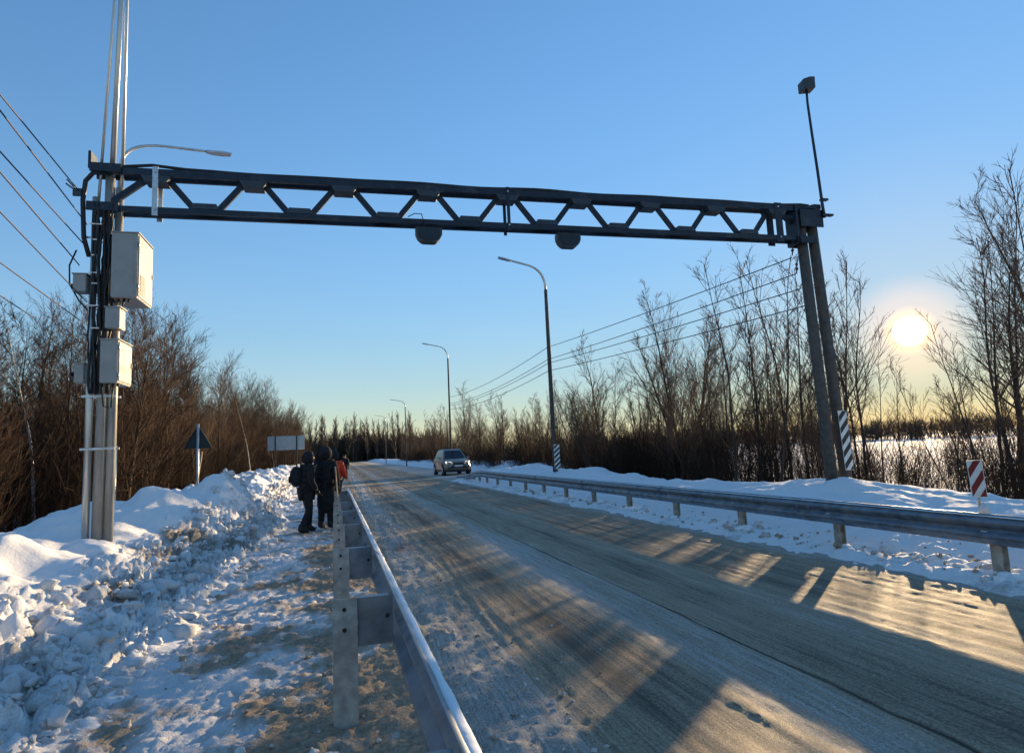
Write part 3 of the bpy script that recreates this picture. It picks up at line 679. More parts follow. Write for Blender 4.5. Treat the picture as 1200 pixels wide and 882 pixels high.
def scatter(name, label, spots, protos, mat):
    Vs, Qs, o = [], [], 0
    for (x, y, s) in spots:
        v, q = protos[rnd.randrange(len(protos))]; a = rnd.uniform(0, 6.28); c, d = math.cos(a), math.sin(a)
        w = np.stack([v[:, 0]*c-v[:, 1]*d, v[:, 0]*d+v[:, 1]*c, v[:, 2]*rnd.uniform(.85, 1.2)], 1)*s
        z = float(ground_h(np.array([x*1.0]), np.array([y*1.0]))[0])
        Vs.append(w + (x, y, z)); Qs.append(q+o); o += len(v)
    me = fast_mesh(name, np.concatenate(Vs), np.concatenate(Qs))
    tag(link(name, me, mat), label, kind='stuff')
sp = []
for _ in range(1500):
    y = 7 + 120*rnd.random()**1.2; x = -8.4 - (1.6 if y < 26 else 0) - 16*rnd.random()**1.3
    sp.append((x, y, rnd.uniform(.7, 1.2)+.5*rnd.random()**3))
scatter('undergrowth', 'dense red brown thicket below the left forest', sp, SH, M['brush'])
sp = []
for _ in range(1500):
    y = 17 + 125*rnd.random()**1.3; x = 12.2 + 15*rnd.random()**1.2
    if math.degrees(math.atan2(x, y)) > rnd.gauss(33, 4): continue
    sp.append((x, y, rnd.uniform(.45, .95)+.4*rnd.random()**3))
for _ in range(120):
    az = R(rnd.uniform(36, 62)); dd = rnd.uniform(16, 40); x, y = dd*math.sin(az), dd*math.cos(az)
    if x > 12.4: sp.append((x, y, rnd.uniform(.4, .9)))
scatter('undergrowth', 'dark thicket of thin stems beyond the right snow bank', sp, SH, M['brush'])
sp = []
for _ in range(420):
    az = R(rnd.uniform(18, 80)); dd = rnd.uniform(230, 300); sp.append((dd*math.sin(az), dd*math.cos(az), rnd.uniform(1.1, 1.6)))
for _ in range(420):
    sp.append((rnd.uniform(-60, 45), rnd.uniform(262, 320), rnd.uniform(1.6, 2.6)))
for _ in range(200):
    sp.append((rnd.uniform(-60, -22), rnd.uniform(10, 230), rnd.uniform(.7, 1.2)))
scatter('far_woods', 'dark far woods along the horizon', sp, SF, M['far'])

# ------------------------------------------------------------------ guardrails
def kid(o, parent):
    o.parent = parent; o.matrix_parent_inverse = parent.matrix_world.inverted() if False else Matrix.Translation(-parent.location)
    return o
WP = [(0.0, 0.0), (.012, .012), (.060, .055), (.078, .075), (.080, .095), (.060, .125), (.018, .150), (.018, .165), (.060, .190), (.080, .220), (.078, .240), (.060, .258), (.014, .300), (.0, .312)]
def wbeam(path_, sgn, z0f, th=.006):
    """path_: list of (x, y); W profile bulging to sgn*x; z0f(y) lowest edge"""
    mb = MB(); rows = []
    for (x, y, z) in path_:
        outer = [mb.bm.verts.new((x + sgn*a, y, z + b)) for a, b in WP]
        inner = [mb.bm.verts.new((x + sgn*(a-th), y, z + b)) for a, b in WP]
        rows.append(outer + inner[::-1])
    k = len(rows[0])
    for a, b in zip(rows, rows[1:]):
        for i in range(k):
            f = mb.bm.faces.new((a[i], a[(i+1) % k], b[(i+1) % k], b[i])); f.smooth = (i != len(WP)-1 and i != k-1)
    mb.bm.faces.new(rows[0][::-1]); mb.bm.faces.new(rows[-1])
    return mb
def snowcap(path_, w, h, seed):
    g = np.random.RandomState(seed); mb = MB(); rows = []
    for i, (x, y, z) in enumerate(path_):
        k = .55 + .6*abs(float(perlin(np.array([y*1.9+seed]), np.array([seed*.37]))[0])) + .25*float(perlin(np.array([y*7.]), np.array([.5]))[0])
        ww = w*(.75+.4*k); hh = h*k
        rows.append([mb.bm.verts.new((x + ww*math.cos(t), y, z - .012 + hh*max(0, math.sin(t))**.8)) for t in np.linspace(0, math.pi, 7)])
    for a, b in zip(rows, rows[1:]):
        for i in range(6):
            f = mb.bm.faces.new((a[i], a[i+1], b[i+1], b[i])); f.smooth = True
        mb.bm.faces.new((a[6], a[0], b[0], b[6]))
    mb.bm.faces.new(rows[0][::-1]); mb.bm.faces.new(rows[-1])
    return mb
LX = lambda y: .338 - .0108*y
def splice(xf, zf, y, sgn, parent, mat):
    mb = wbeam([(xf(yy)+sgn*.004, yy, zf(yy)) for yy in (y-.16, y, y+.16)], sgn, None)
    bb = mb
    for dy in (-.11, .11):
        for dz in (.045, .125, .19, .268):
            a = np.interp(dz, [p[1] for p in WP], [p[0] for p in WP])
            bb.tube([(xf(y+dy)+sgn*(a-.014), y+dy, zf(y)+dz), (xf(y+dy)+sgn*(a+.018), y+dy, zf(y)+dz)], .013, 8)
    return kid(mb.build('splice', mat), parent)
rail = empty('guardrail', (.28, 4, 0), 'near blue grey guardrail seen from behind with snow on its top edge', 'guardrail')
Pm = [(LX(y), y, .468) for y in np.linspace(-3, 19.0, 100)]
b_ = wbeam(Pm, 1, None); o = b_.build('beam', M['rail'])
kid(o, rail)
kid(snowcap([(LX(y)+.033, y, .765) for y in np.linspace(-3, 19.0, 420)], .022, .015, 3).build('snow_cap', M['snow_plain']), rail)
def left_post(y):
    x = LX(y) - .355; mb = MB()
    w = .135
    mb.box((x-.0, y-.003, -.3), (x+w, y+.003, .75)); mb.box((x-.006, y-.003, -.3), (x, y+.07, .75)); mb.box((x+w, y-.003, -.3), (x+w+.006, y+.07, .75))
    p = mb.build('post', M['railpost'])
    hb = MB()
    for zz in (.685, .565): hb.tube([(x+w*.48, y-.002, zz), (x+w*.48, y-.0065, zz)], .013, 12)
    q = hb.build('bolt', M['black'])
    sb = MB()
    sb.box((x+w+.008, y+.022, .455), (LX(y)+.003, y+.028, .742)); sb.box((LX(y)-.02, y+.028, .46), (LX(y)-.014, y+.09, .735))
    sb.box((x+w+.010, y+.028, .735), (LX(y)-.022, y+.08, .741))
    s = sb.build('spacer', M['rail'])
    bb = MB(); bb.tube([(LX(y)-.03, y+.018, .62), (LX(y)-.03, y+.0225, .62)], .014, 8); bb2 = bb.build('bolt', M['black'])
    for k in (p, s): kid(k, rail)
    q.parent = p; bb2.parent = s
for k in range(9): left_post(-.42 + 2.25*k + .05)
for y in (1.4, 5.9, 10.4, 14.9): splice(LX, lambda y: .468, y, 1, rail, M['rail'])
rrail = empty('guardrail', (6.4, 12, 0), 'guardrail of the far road edge that ramps down to the ground beside the car', 'guardrail')
def rz_(y): return .405 - .46*float(sst(29.5, 39, np.array(y)))
def rx_(y): return 6.46 + .55*float(sst(28, 39, np.array(y)))
Pm = [(rx_(y), y, rz_(y)) for y in np.concatenate([np.linspace(-3, 28, 110), np.linspace(28.4, 39.5, 26)])]
kid(wbeam(Pm, -1, None).build('beam', M['rail']), rrail)
kid(snowcap([(rx_(y)-.03, y, rz_(y)+.30) for y in np.linspace(-3, 33, 400)], .02, .010, 9).build('snow_cap', M['snow_plain']), rrail)
for k in range(17):
    y = .8 + 2.2*k
    if y > 34: break
    zt = rz_(y) + .29; x = rx_(y)
    mb = MB(); mb.box((x+.165, y-.055, -.35), (x+.172, y+.055, zt)); mb.box((x+.08, y-.006, -.35), (x+.165, y+.0, zt)); mb.box((x+.072, y-.055, -.35), (x+.079, y+.055, zt))
    p = kid(mb.build('post', M['crust']), rrail)
    g = np.random.RandomState(k); sb = MB()
    for _ in range(6): sb.ball((x+.12+g.normal(0, .08), y-.05+g.normal(0, .07), .08+g.uniform(-.02, .04)), g.uniform(.04, .09), (1.2, 1.1, .7))
    c = sb.build('snow_crust', M['snow_plain']); c.parent = p
    rb = MB(); rb.box((x-.05, y-.03, zt-.19), (x-.018, y+.03, zt-.15)); rr = rb.build('reflector_or_glint', M['paint_white']); rr.parent = rrail; rr.matrix_parent_inverse = Matrix.Translation(-rrail.location)
    if k % 2: splice(rx_, rz_, y+.45, -1, rrail, M['rail'])
    sb2 = MB(); sb2.box((x+.005, y-.05, zt-.26), (x+.07, y+.05, zt-.01)); s = sb2.build('spacer', M['rail']); kid(s, rrail)

# striped marker on the near post of the far rail
def striped(name, label, cat, org, ax, up, w, h, dep, cols, n, slope, post=None):
    """plate w x h spanned by ax, up from the lower left corner org; diagonal stripes as flat painted strips"""
    org = Vector(org); ax = Vector(ax).normalized(); up = Vector(up).normalized(); nrm_ = ax.cross(up).normalized()
    root = empty(name, org, label, cat)
    mb = MB(); mb.prism([org, org+ax*w, org+ax*w+up*h, org+up*h], (0, 0, 0), -nrm_*dep)
    kid(mb.build('plate', M[cols[0]]), root)
    per = h/n; sb = MB()
    def clip(poly, f):
        out = []
        for i in range(len(poly)):
            a, b = poly[i], poly[(i+1) % len(poly)]; fa, fb = f(a), f(b)
            if fa >= 0: out.append(a)
            if fa*fb < 0: t = fa/(fa-fb); out.append((a[0]+(b[0]-a[0])*t, a[1]+(b[1]-a[1])*t))
        return out
    mgn = .006
    for k in range(-3, n+3):
        y0 = k*per; y1 = y0 + per*.5
        poly = [(0, y0), (w, y0+slope*w), (w, y1+slope*w), (0, y1)]
        for f in (lambda p: p[1]-mgn, lambda p: h-mgn-p[1], lambda p: p[0]-mgn, lambda p: w-mgn-p[0]): 
            poly = clip(poly, f) if len(poly) > 2 else poly
        if len(poly) < 3: continue
        sb.prism([org + ax*p[0] + up*p[1] + nrm_*.0005 for p in poly], (0, 0, 0), nrm_*.002)
    kid(sb.build('stripes', M[cols[1]]), root)
    return root
mk = striped('marker_plate', 'red and white striped marker plate on a stake above the guardrail', 'road marker', (6.61, 5.44, .86), (.80, -.60, 0), (-.06, 0, 1), .14, .40, .006, ('paint_white', 'paint_red'), 2, 1.5)
mb = MB(); mb.tube([(6.675, 5.425, .66), (6.668, 5.41, 1.16)], .014, 8); kid(mb.build('stake', M['steel']), mk)
mb = MB()
for dx, dz, r_ in ((0, .74, .05), (.03, .72, .04), (-.04, .725, .035), (.01, .78, .03)): mb.ball((6.67+dx, 5.38, dz), r_)
tag(mb.build('snow_lump', M['clod']), 'dirty snow lump stuck on the guardrail below the red and white marker', 'snow lump')

# ------------------------------------------------------------------ gantry across the road
GYc = 11.0
gan = empty('road_gantry', (3, GYc, 0), 'dark steel lattice gantry spanning the road between two pairs of poles', 'gantry')
def gk(mb, name, mat): return kid(mb.build(name, M[mat]), gan)
tx = lambda k: -2.83 + 1.4725*k
zt = lambda x: 6.33 + .012*(x+2.83)/1.0*.7; zb = lambda x: 5.70 + .006*(x+2.83)
A0, A1 = -3.62, 9.75
for y0 in (-.11, .11):
    gk(MB().bar((A0, GYc+y0, zt(A0)), (A1, GYc+y0, zt(A1)), .055, .115), 'chord', 'gantry')
    gk(MB().bar((A0, GYc+y0, zb(A0)), (A1, GYc+y0, zb(A1)), .055, .09), 'chord', 'gantry')
mb = MB()
for k in range(8):
    xa, xb, xm = tx(k), tx(k+1), tx(k+.5)
    mb.bar((xa+.17, GYc, zt(xa)-.08), (xm-.17, GYc, zb(xm)+.06), .10, .046, up=(0, 1, 0)); mb.bar((xm+.17, GYc, zb(xm)+.06), (xb-.17, GYc, zt(xb)-.08), .10, .046, up=(0, 1, 0))
mb.bar((tx(0)-.17, GYc, zt(tx(0))-.08), (tx(0)-.72, GYc, zb(tx(0))+.08), .10, .06, up=(0, 1, 0))
mb.bar((tx(8)+.15, GYc, zt(tx(8))-.08), (tx(8)+.62, GYc, zt(tx(8))-.42), .10, .06, up=(0, 1, 0))
gk(mb, 'web', 'gantry')
def gusset(poly, x, zz):
    mb = MB().prism([(p[0], GYc-.142, p[1]) for p in poly], (0, 0, 0), (0, .284, 0))
    for dx in (-.12, -.045, .045, .12): mb.tube([(x+dx, GYc-.142, zz), (x+dx, GYc-.153, zz)], .011, 6)
    gk(mb, 'gusset', 'gusset')
for k in range(9):
    x = tx(k); z = zt(x); gusset([(x-.22, z-.06), (x+.22, z-.06), (x+.16, z-.16), (x-.16, z-.16)], x, z-.10)
    if k < 8:
        x = tx(k+.5); z = zb(x); gusset([(x-.17, z+.14), (x+.17, z+.14), (x+.22, z+.05), (x-.22, z+.05)], x, z+.10)
for x, w, mat in ((tx(0), .085, 'steel'), (tx(4), .06, 'gantry'), (tx(8), .17, 'gantry')):
    mb = MB().box((x-w/2, GYc-.15, zb(x)-.10), (x+w/2, GYc-.143, zt(x)+.09)); mb.box((x-w/2, GYc+.143, zb(x)-.10), (x+w/2, GYc+.15, zt(x)+.09))
    gk(mb, 'upright', mat)
    mb = MB()
    for zz in (zb(x), zt(x)+.0): mb.tube([(x, GYc-.17, zz), (x, GYc-.15, zz)], .018, 8)
    gk(mb, 'bolt', 'steel')
# cable laid along the top chord
cab = [(-3.6, GYc-.05, zt(-3.6)+.02), (-3.3, GYc-.06, zt(-3.3)+.10), (-2.9, GYc-.05, zt(-2.9)+.15), (-2.4, GYc-.05, zt(-2.4)+.11)]
for x in np.arange(-2, 9.5, .35): cab.append((x, GYc-.06+.02*math.sin(x*3), zt(x)+.093+.010*math.sin(x*2.1)))
cab += [(9.6, GYc-.05, zt(9.6)+.12), (9.85, GYc, zt(9.9)+.13)]
cb_ = MB().tube(cab, .027, 8).build('power_cable', M['black']); tag(cb_, 'thick black cable lying along the top of the gantry', 'cable')
# right pair of concrete legs
for xt, xb_, ztp in ((9.58, 9.74, 6.42), (9.87, 10.10, 6.42)):
    mb = MB(); mb.tube([(xb_ + .02, GYc, -.3), (xt, GYc, ztp)], [.120, .104], 20); gk(mb, 'leg', 'concrete')
mb = MB()
mb.box((9.36, GYc-.17, zb(9.6)-.12), (9.42, GYc+.17, zt(9.6)+.06)); mb.box((9.45, GYc-.20, 6.02), (10.02, GYc-.17, 6.40)); mb.box((9.45, GYc+.17, 6.02), (10.02, GYc+.20, 6.40))
mb.box((9.40, GYc-.20, 5.66), (9.80, GYc-.17, 5.80)); mb.box((9.40, GYc+.17, 5.66), (9.80, GYc+.2, 5.80))
mb.prism([(9.5, GYc-.17, 6.43), (10.02, GYc-.17, 6.43), (10.02, GYc-.17, 6.53), (9.85, GYc-.17, 6.53)], (0, 0, 0), (0, .34, 0))
gk(mb, 'bracket', 'gantry')
for zz in (3.0, 4.3): gk(MB().box((9.50, GYc-.19, zz), (10.22, GYc-.165, zz+.07)), 'clamp', 'gantry') if zz < 0 else None
# left group of poles
gk(MB().tube([(-3.71, GYc-.02, .0), (-3.71, GYc-.02, 2.5), (-3.705, GYc-.02, 5.9)], [.052, .05, .046], 16), 'leg', 'polesteel')
gk(MB().tube([(-3.575, GYc+.03, .0), (-3.52, GYc+.03, 6.45)], [.080, .070], 18), 'leg', 'polegrey')
gk(MB().tube([(-3.435, GYc+.06, .0), (-3.39, GYc+.06, 6.1)], [.068, .060], 18), 'leg', 'polegrey')
gk(MB().tube([(-3.655, GYc-.05, 5.8), (-3.50, GYc-.05, 9.6), (-3.45, GYc-.05, 11)], .022, 10), 'mast', 'polesteel')
gk(MB().tube([(-3.50, GYc+.03, 6.2), (-3.44, GYc+.03, 9.6), (-3.40, GYc+.03, 11)], [.045, .036, .03], 12), 'mast', 'polesteel')
gk(MB().tube([(-3.36, GYc+.05, 6.0), (-3.36, GYc+.05, 9.6), (-3.34, GYc+.05, 11)], .026, 10), 'mast', 'polesteel')
for a_, b_ in (((-3.76, GYc-.17, 6.28), (-3.32, GYc-.14, 6.42)), ((-3.76, GYc+.14, 6.28), (-3.32, GYc+.17, 6.42)), ((-3.79, GYc-.14, 6.34), (-3.75, GYc+.14, 6.62)), ((-3.79, GYc-.17, 5.64), (-3.34, GYc-.14, 5.78)), ((-3.79, GYc+.14, 5.64), (-3.34, GYc+.17, 5.78))):
    gk(MB().box(a_, b_), 'bracket', 'gantry')

for zz in (1.9, 2.7, 4.1, 5.2): gk(MB().box((-3.80, GYc-.085, zz), (-3.33, GYc-.078, zz+.035)).box((-3.80, GYc+.135, zz), (-3.33, GYc+.142, zz+.035)), 'clamp', 'steel')
# dark cable bundle down the pole: a thing of its own
mb = MB(); g = np.random.RandomState(5)
for i in range(13):
    x0 = -3.69 + .27*i/12; pts = []
    for zz in np.linspace(2.75 if i % 3 else 2.95, 5.75, 26): pts.append((x0 + .018*math.sin(zz*3.1+i*1.7) + g.normal(0, .006), GYc-.13 - .03*math.sin(i*2.3+zz*2), zz))
    mb.tube(pts, g.uniform(.014, .026), 6)
mb.tube([(-3.6, GYc-.1, 6.28), (-3.72, GYc-.12, 6.26), (-3.82, GYc-.12, 6.12), (-3.85, GYc-.12, 5.8), (-3.82, GYc-.12, 5.2), (-3.74, GYc-.12, 4.9)], .036, 8)
tag(mb.build('cable_bundle', M['black']), 'bundle of black cables strapped down the left gantry pole', 'cables')
for pts, lab in (
    ([(-3.92, GYc-.1, 5.0), (-4.0, GYc-.12, 4.75), (-3.99, GYc-.12, 4.45), (-3.86, GYc-.12, 4.2), (-3.74, GYc-.12, 4.05)], 'thin black cable looping out left of the big grey cabinet'),
    ([(-3.40, GYc-.2, 4.30), (-3.36, GYc-.2, 4.06), (-3.25, GYc-.2, 4.05), (-3.2, GYc-.2, 4.24)], 'short cable loop hanging under the big grey cabinet'),
    ([(-3.50, GYc-.2, 2.9), (-3.46, GYc-.2, 2.55), (-3.36, GYc-.2, 2.52), (-3.33, GYc-.2, 2.88)], 'short cable loop hanging under the lower grey cabinet')):
    tag(MB().tube(pts, .013, 6).build('cable_loop', M['black']), lab, 'cable')
# cable clips (white zip ties)
tie = empty('cable_ties', (-3.63, GYc-.17, 4.5), 'pale cable ties round the black bundle on the left pole', 'cable ties')
for zz in (3.75, 4.1, 4.45, 4.62, 4.9, 5.15, 5.4): kid(MB().box((-3.70+.03*math.sin(zz*9), GYc-.178, zz), (-3.60+.05*math.sin(zz*19), GYc-.166, zz+.018)).build('tie', M['paint_white']), tie)

def cabinet(name, label, a, b, door=True, vent=True):
    root = empty(name, ((a[0]+b[0])/2, (a[1]+b[1])/2, a[2]), label, 'cabinet')
    kid(MB().box(a, b, .008).build('housing', M['cabinet']), root)
    if door:
        x = b[0]; dr = MB().box((x+.002, a[1]+.025, a[2]+.03), (x+.016, b[1]-.025, b[2]-.03), .003).build('door', M['cabinet']); kid(dr, root)
        h = MB().box((x+.017, b[1]-.07, (a[2]+b[2])/2-.04), (x+.03, b[1]-.05, (a[2]+b[2])/2+.04)).build('handle', M['cabinet_dark']); h.parent = dr
        if vent:
            v = MB()
            for i in range(9): v.box((x+.017, a[1]+.08, a[2]+.08+i*.035), (x+.026, a[1]+.33, a[2]+.10+i*.035))
            kid(v.build('vent', M['cabinet_dark']), root)
    kid(MB().box((a[0]+.03, b[1]-.05, b[2]-.16), (a[0]-.10, b[1]-.02, b[2]-.11)).box((a[0]+.03, b[1]-.05, a[2]+.11), (a[0]-.10, b[1]-.02, a[2]+.16)).build('bracket', M['gantry']), root)
    if door:
        for zz in (.18, .82):
            hg = MB().tube([(b[0]+.012, a[1]+.018, a[2]+(b[2]-a[2])*zz-.04), (b[0]+.012, a[1]+.018, a[2]+(b[2]-a[2])*zz+.04)], .010, 8).build('hinge', M['steel']); hg.parent = dr
        lb = MB().box((b[0]+.0165, a[1]+.16, b[2]-.17), (b[0]+.019, a[1]+.20, b[2]-.10)).build('label_plate', M['cabinet_dark']); lb.parent = dr
        kid(MB().box((a[0]+.05, a[1]-.004, a[2]+.05), (b[0]-.05, a[1]-.0005, b[2]-.06), .002).build('side_panel', M['cabinet']), root)
        for i in range(3): kid(MB().tube([(a[0]+.08+.07*i, a[1]+.12, a[2]-.05), (a[0]+.08+.07*i, a[1]+.12, a[2]+.002)], .018, 8).build('cable_gland', M['black']), root)
    kid(MB().box((a[0]-.012, a[1]-.012, b[2]+.001), (b[0]+.02, b[1]+.012, b[2]+.016)).build('cover', M['cabinet']), root)
    return root
cabinet('equipment_cabinet', 'big grey equipment cabinet with vented side door high on the left pole', (-3.385, 10.72, 4.22), (-3.02, 11.50, 5.25))
cabinet('equipment_cabinet', 'lower grey equipment cabinet without vent on the left pole', (-3.50, 10.72, 2.90), (-3.26, 11.36, 3.56), True, False)
cabinet('junction_box', 'small grey box just under the big cabinet', (-3.45, 10.72, 3.74), (-3.25, 11.0, 4.06), False)
cabinet('junction_box', 'small dark sided box left of the pole beside the big cabinet', (-3.93, 10.82, 4.33), (-3.75, 11.05, 4.60), False)
cabinet('junction_box', 'small pale box left of the pole beside the lower cabinet', (-3.90, 10.9, 2.93), (-3.77, 11.12, 3.22), False)
# two hanging detector heads under the truss
def detector(x, label, mount=True):
    root = empty('traffic_detector', (x, GYc, 5.45), label, 'detector')
    w, h, d = .47, .27, .18; zt_ = zb(x)-.085
    poly = [(-.5, 0), (.5, 0), (.5, -.45), (.42, -.75), (.28, -.98), (.20, -1), (-.20, -1), (-.28, -.98), (-.42, -.75), (-.5, -.45)]
    mb = MB().prism([(x+p[0]*w, GYc-.10, zt_+p[1]*h) for p in poly], (0, 0, 0), (0, d, 0)); bmesh.ops.bevel(mb.bm, geom=mb.bm.edges[:], offset=.01, segments=2, affect='EDGES')
    kid(mb.build('housing', M['blackplastic']), root)
    kid(MB().prism([(x+p[0]*w*.82, GYc-.113, zt_-.02+p[1]*h*.82) for p in poly], (0, 0, 0), (0, .01, 0)).build('lens', M['lens']), root)
    mb = MB()
    for dx in (-.12, -.04, .04, .12): mb.box((x+dx-.012, GYc-.02, zt_-.01), (x+dx+.012, GYc+.02, zt_+.055))
    kid(mb.build('mount', M['gantry']), root)
    if mount:
        kid(MB().tube([(x-.10, GYc-.17, zt_+.02), (x-.14, GYc-.19, zt_+.20), (x-.26, GYc-.17, zt_+.21), (x-.38, GYc-.15, zt_+.15)], .009, 6).build('cable', M['black']), root)
detector(1.58, 'left of the two dark detector heads hanging under the gantry with a loose cable')
detector(4.25, 'right of the two dark detector heads hanging under the gantry', False)
# camera on a thin mast above the right legs
root = empty('camera_mast', (10.05, GYc-.05, 6.2), 'thin bent mast with a dark box above the right gantry leg', 'camera mast')
kid(MB().tube([(10.04, GYc-.22, 6.22), (10.02, GYc-.22, 6.55), (9.99, GYc-.22, 7.3), (9.95, GYc-.22, 8.1), (9.92, GYc-.22, 8.8), (9.93, GYc-.22, 9.10)], [.035, .032, .03, .028, .026, .024], 10).build('mast', M['gantry']), root)
mb = MB().prism([(9.80, GYc-.30, 9.09), (10.05, GYc-.36, 9.10), (10.06, GYc-.36, 9.36), (9.95, GYc-.34, 9.36), (9.80, GYc-.30, 9.31)], (0, 0, 0), (.05, .24, 0)); bmesh.ops.bevel(mb.bm, geom=mb.bm.edges[:], offset=.008, segments=1, affect='EDGES')
kid(mb.build('camera_box', M['blackplastic']), root)
kid(MB().box((10.0, GYc-.26, 6.60), (10.16, GYc-.17, 6.64)).box((9.98, GYc-.26, 6.26), (10.25, GYc-.17, 6.30)).build('bracket', M['gantry']), root)
striped('marker_plate', 'black and white striped marker plate strapped to the right gantry leg', 'road marker', (9.92, GYc-.19, .88), (1, .12, 0), (-.035, 0, 1), .24, 1.22, .006, ('paint_white', 'paint_black'), 5, .95)

# ------------------------------------------------------------------ lamp posts and wires
def lamp_post(x, y, z0, zt_, head, label, group=None, fat=1.0, low=None, marker=False):
    root = empty('lamp_post', (x, y, z0), label, 'street lamp', 0, group)
    pts = [(x, y, z0-.6), (x, y, z0+(zt_-z0)*.5), (x, y, zt_)]
    kid(MB().tube(pts, [.075*fat, .065*fat, .052*fat], 12).build('pole', M['concrete'] if fat > 1 else M['polesteel']), root)
    h = Vector(head); t = Vector((x, y, zt_)); L = (h - t); arm = []
    for i in range(11):
        u = i/10; arm.append(t + Vector((L.x*(1-math.cos(u*math.pi/2))**1.0*.16/1.0 if u < 0 else 0, 0, 0)))
    c1 = t + Vector((0, 0, L.z*.75)); arm = []
    for i in range(9):
        u = i/8; a = t.lerp(c1, u); b = c1.lerp(h, u*.5); arm.append(a.lerp(b, u))
    for i in range(1, 5): arm.append(arm[8].lerp(h, i/4)) if i else None
    kid(MB().tube(arm, [.04*fat]*6 + [.032*fat]*(len(arm)-6), 8).build('arm', M['polesteel']), root)
    d = (h - arm[8]).normalized(); s = d.cross(Vector((0, 0, 1))).normalized(); upv = s.cross(d)
    mb = MB(); e0 = h - d*.05; q = [e0 + s*a*.05 for a in (-1, 1)]
    prof = [(0, .045), (.15, .11), (.45, .13), (.62, .08)]
    top = []; bot = []
    for (tt, w) in prof:
        top.append([mb.bm.verts.new(e0 + d*tt + s*a*w + upv*(.035 if abs(a) < 1 else .01)) for a in (-1, -.5, .5, 1)])
        bot.append([mb.bm.verts.new(e0 + d*tt + s*a*w - upv*.035) for a in (-1, -.5, .5, 1)])
    for A in (top, bot):
        for r1, r2 in zip(A, A[1:]):
            for k in range(3): mb.bm.faces.new((r1[k], r1[k+1], r2[k+1], r2[k]))
    for k in (0, 3):
        for i in range(3): mb.bm.faces.new((top[i][k], top[i+1][k], bot[i+1][k], bot[i][k]))
    for i in (0, 3):
        for k in range(3): mb.bm.faces.new((top[i][k], top[i][k+1], bot[i][k+1], bot[i][k]))
    hd = kid(mb.build('lamp_head', M['steel']), root)
    if low: kid(MB().tube([(x, y, z0-.6), (x, y, low)], .085, 14).build('base', M['polesteel']), root)
    return root
lamp_post(-5.22, 17, .6, 9.05, (-3.35, 17.75, 10.0), 'pale street lamp standing behind the left gantry poles', low=2.15)
lamp_post(9.0, 26.4, .6, 8.7, (7.35, 26.2, 9.95), 'nearest street lamp of the right row with striped foot', 'street lamps along the right roadside', 1.45)
lamp_post(9.0, 53.5, .5, 9.7, (7.4, 53.5, 10.95), 'second street lamp of the right row, beside the silver car', 'street lamps along the right roadside', 1.2)
lamp_post(9.6, 98, .4, 9.0, (7.9, 98, 10.1), 'third street lamp of the right row, far down the road', 'street lamps along the right roadside', 1.3)
lamp_post(9.8, 147, .4, 9.6, (8.0, 147, 10.9), 'farthest street lamp of the right row', 'street lamps along the right roadside', 1.3)
striped('marker_plate', 'black and white striped marker plate on the foot of the nearest right street lamp', 'road marker', (8.92, 26.22, .72), (1, 0, 0), (0, 0, 1), .26, 1.05, .006, ('paint_white', 'paint_black'), 5, .9)
def wire(a, b, sag, label, group, r=.011, n=22):
    a = Vector(a); b = Vector(b)
    tag(MB().tube([a.lerp(b, i/n) - Vector((0, 0, sag*4*(i/n)*(1-i/n))) for i in range(n+1)], r, 5).build('power_line', M['wire']), label, 'power line', group)
GWL = 'power lines from the left gantry pole'
W0 = [((-3.90, 11, 5.93), (-4.0, 7.60, 6.36)), ((-3.82, 11, 5.45), (-4.0, 7.61, 6.24)), ((-3.84, 11, 5.11), (-4, 7.67, 5.68)), ((-3.91, 11, 4.79), (-4, 7.68, 5.50)),
      ((-3.79, 11, 4.20), (-4, 7.73, 5.0)), ((-3.86, 11, 3.90), (-4, 7.80, 4.28)), ((-4.48, 11, 3.94), (-4, 7.84, 3.90))]
nm = ['uppermost', 'second from top', 'third from top', 'middle', 'third from bottom', 'second from bottom', 'lowest']
C0 = Vector((0, 0, CZ))
for i, (a, b) in enumerate(W0):
    a = Vector(a); b = Vector(b); d = b - C0
    t = (a.z + .22 - CZ)/d.z; t = max(.8, min(1.05, t)); p = C0 + d*t; v = p - a
    end = a + v*(9.0 if i < 6 else 5)
    wire(a, end, .05, 'black cable running off left from the pole, %s of the seven' % nm[i], GWL, .009 if i < 4 else .008)
for y in (5.93,):
    tag(MB().box((-3.98, GYc-.16, 5.86), (-3.86, GYc-.12, 5.98)).tube([(-3.95, GYc-.14, 5.98), (-4.05, GYc-.2, 6.10)], .012, 6).tube([(-3.95, GYc-.14, 5.95), (-4.06, GYc-.2, 6.03)], .012, 6).build('anchor_clamp', M['blackplastic']), 'dark cable anchor clamp left of the gantry pole', 'clamp')
GWR = 'power lines along the right lamp row'
for i, (a, b) in enumerate([((9.30, 11, 5.38), (8.9, 26.3, 6.06)), ((9.36, 11, 5.03), (8.9, 26.3, 5.52)), ((9.44, 11, 4.71), (8.92, 26.3, 5.36)), ((9.5, 11, 4.34), (8.92, 26.3, 5.02))]):
    wire(a, b, .05, 'power line from the right gantry leg to the nearest lamp, %s of the four' % ('top', 'second', 'third', 'lowest')[i], GWR, .012)
    wire(b, (8.95, 53.4, b[2]+.3), .35, 'power line from the nearest to the second right lamp, %s of the four' % ('top', 'second', 'third', 'lowest')[i], GWR, .014)
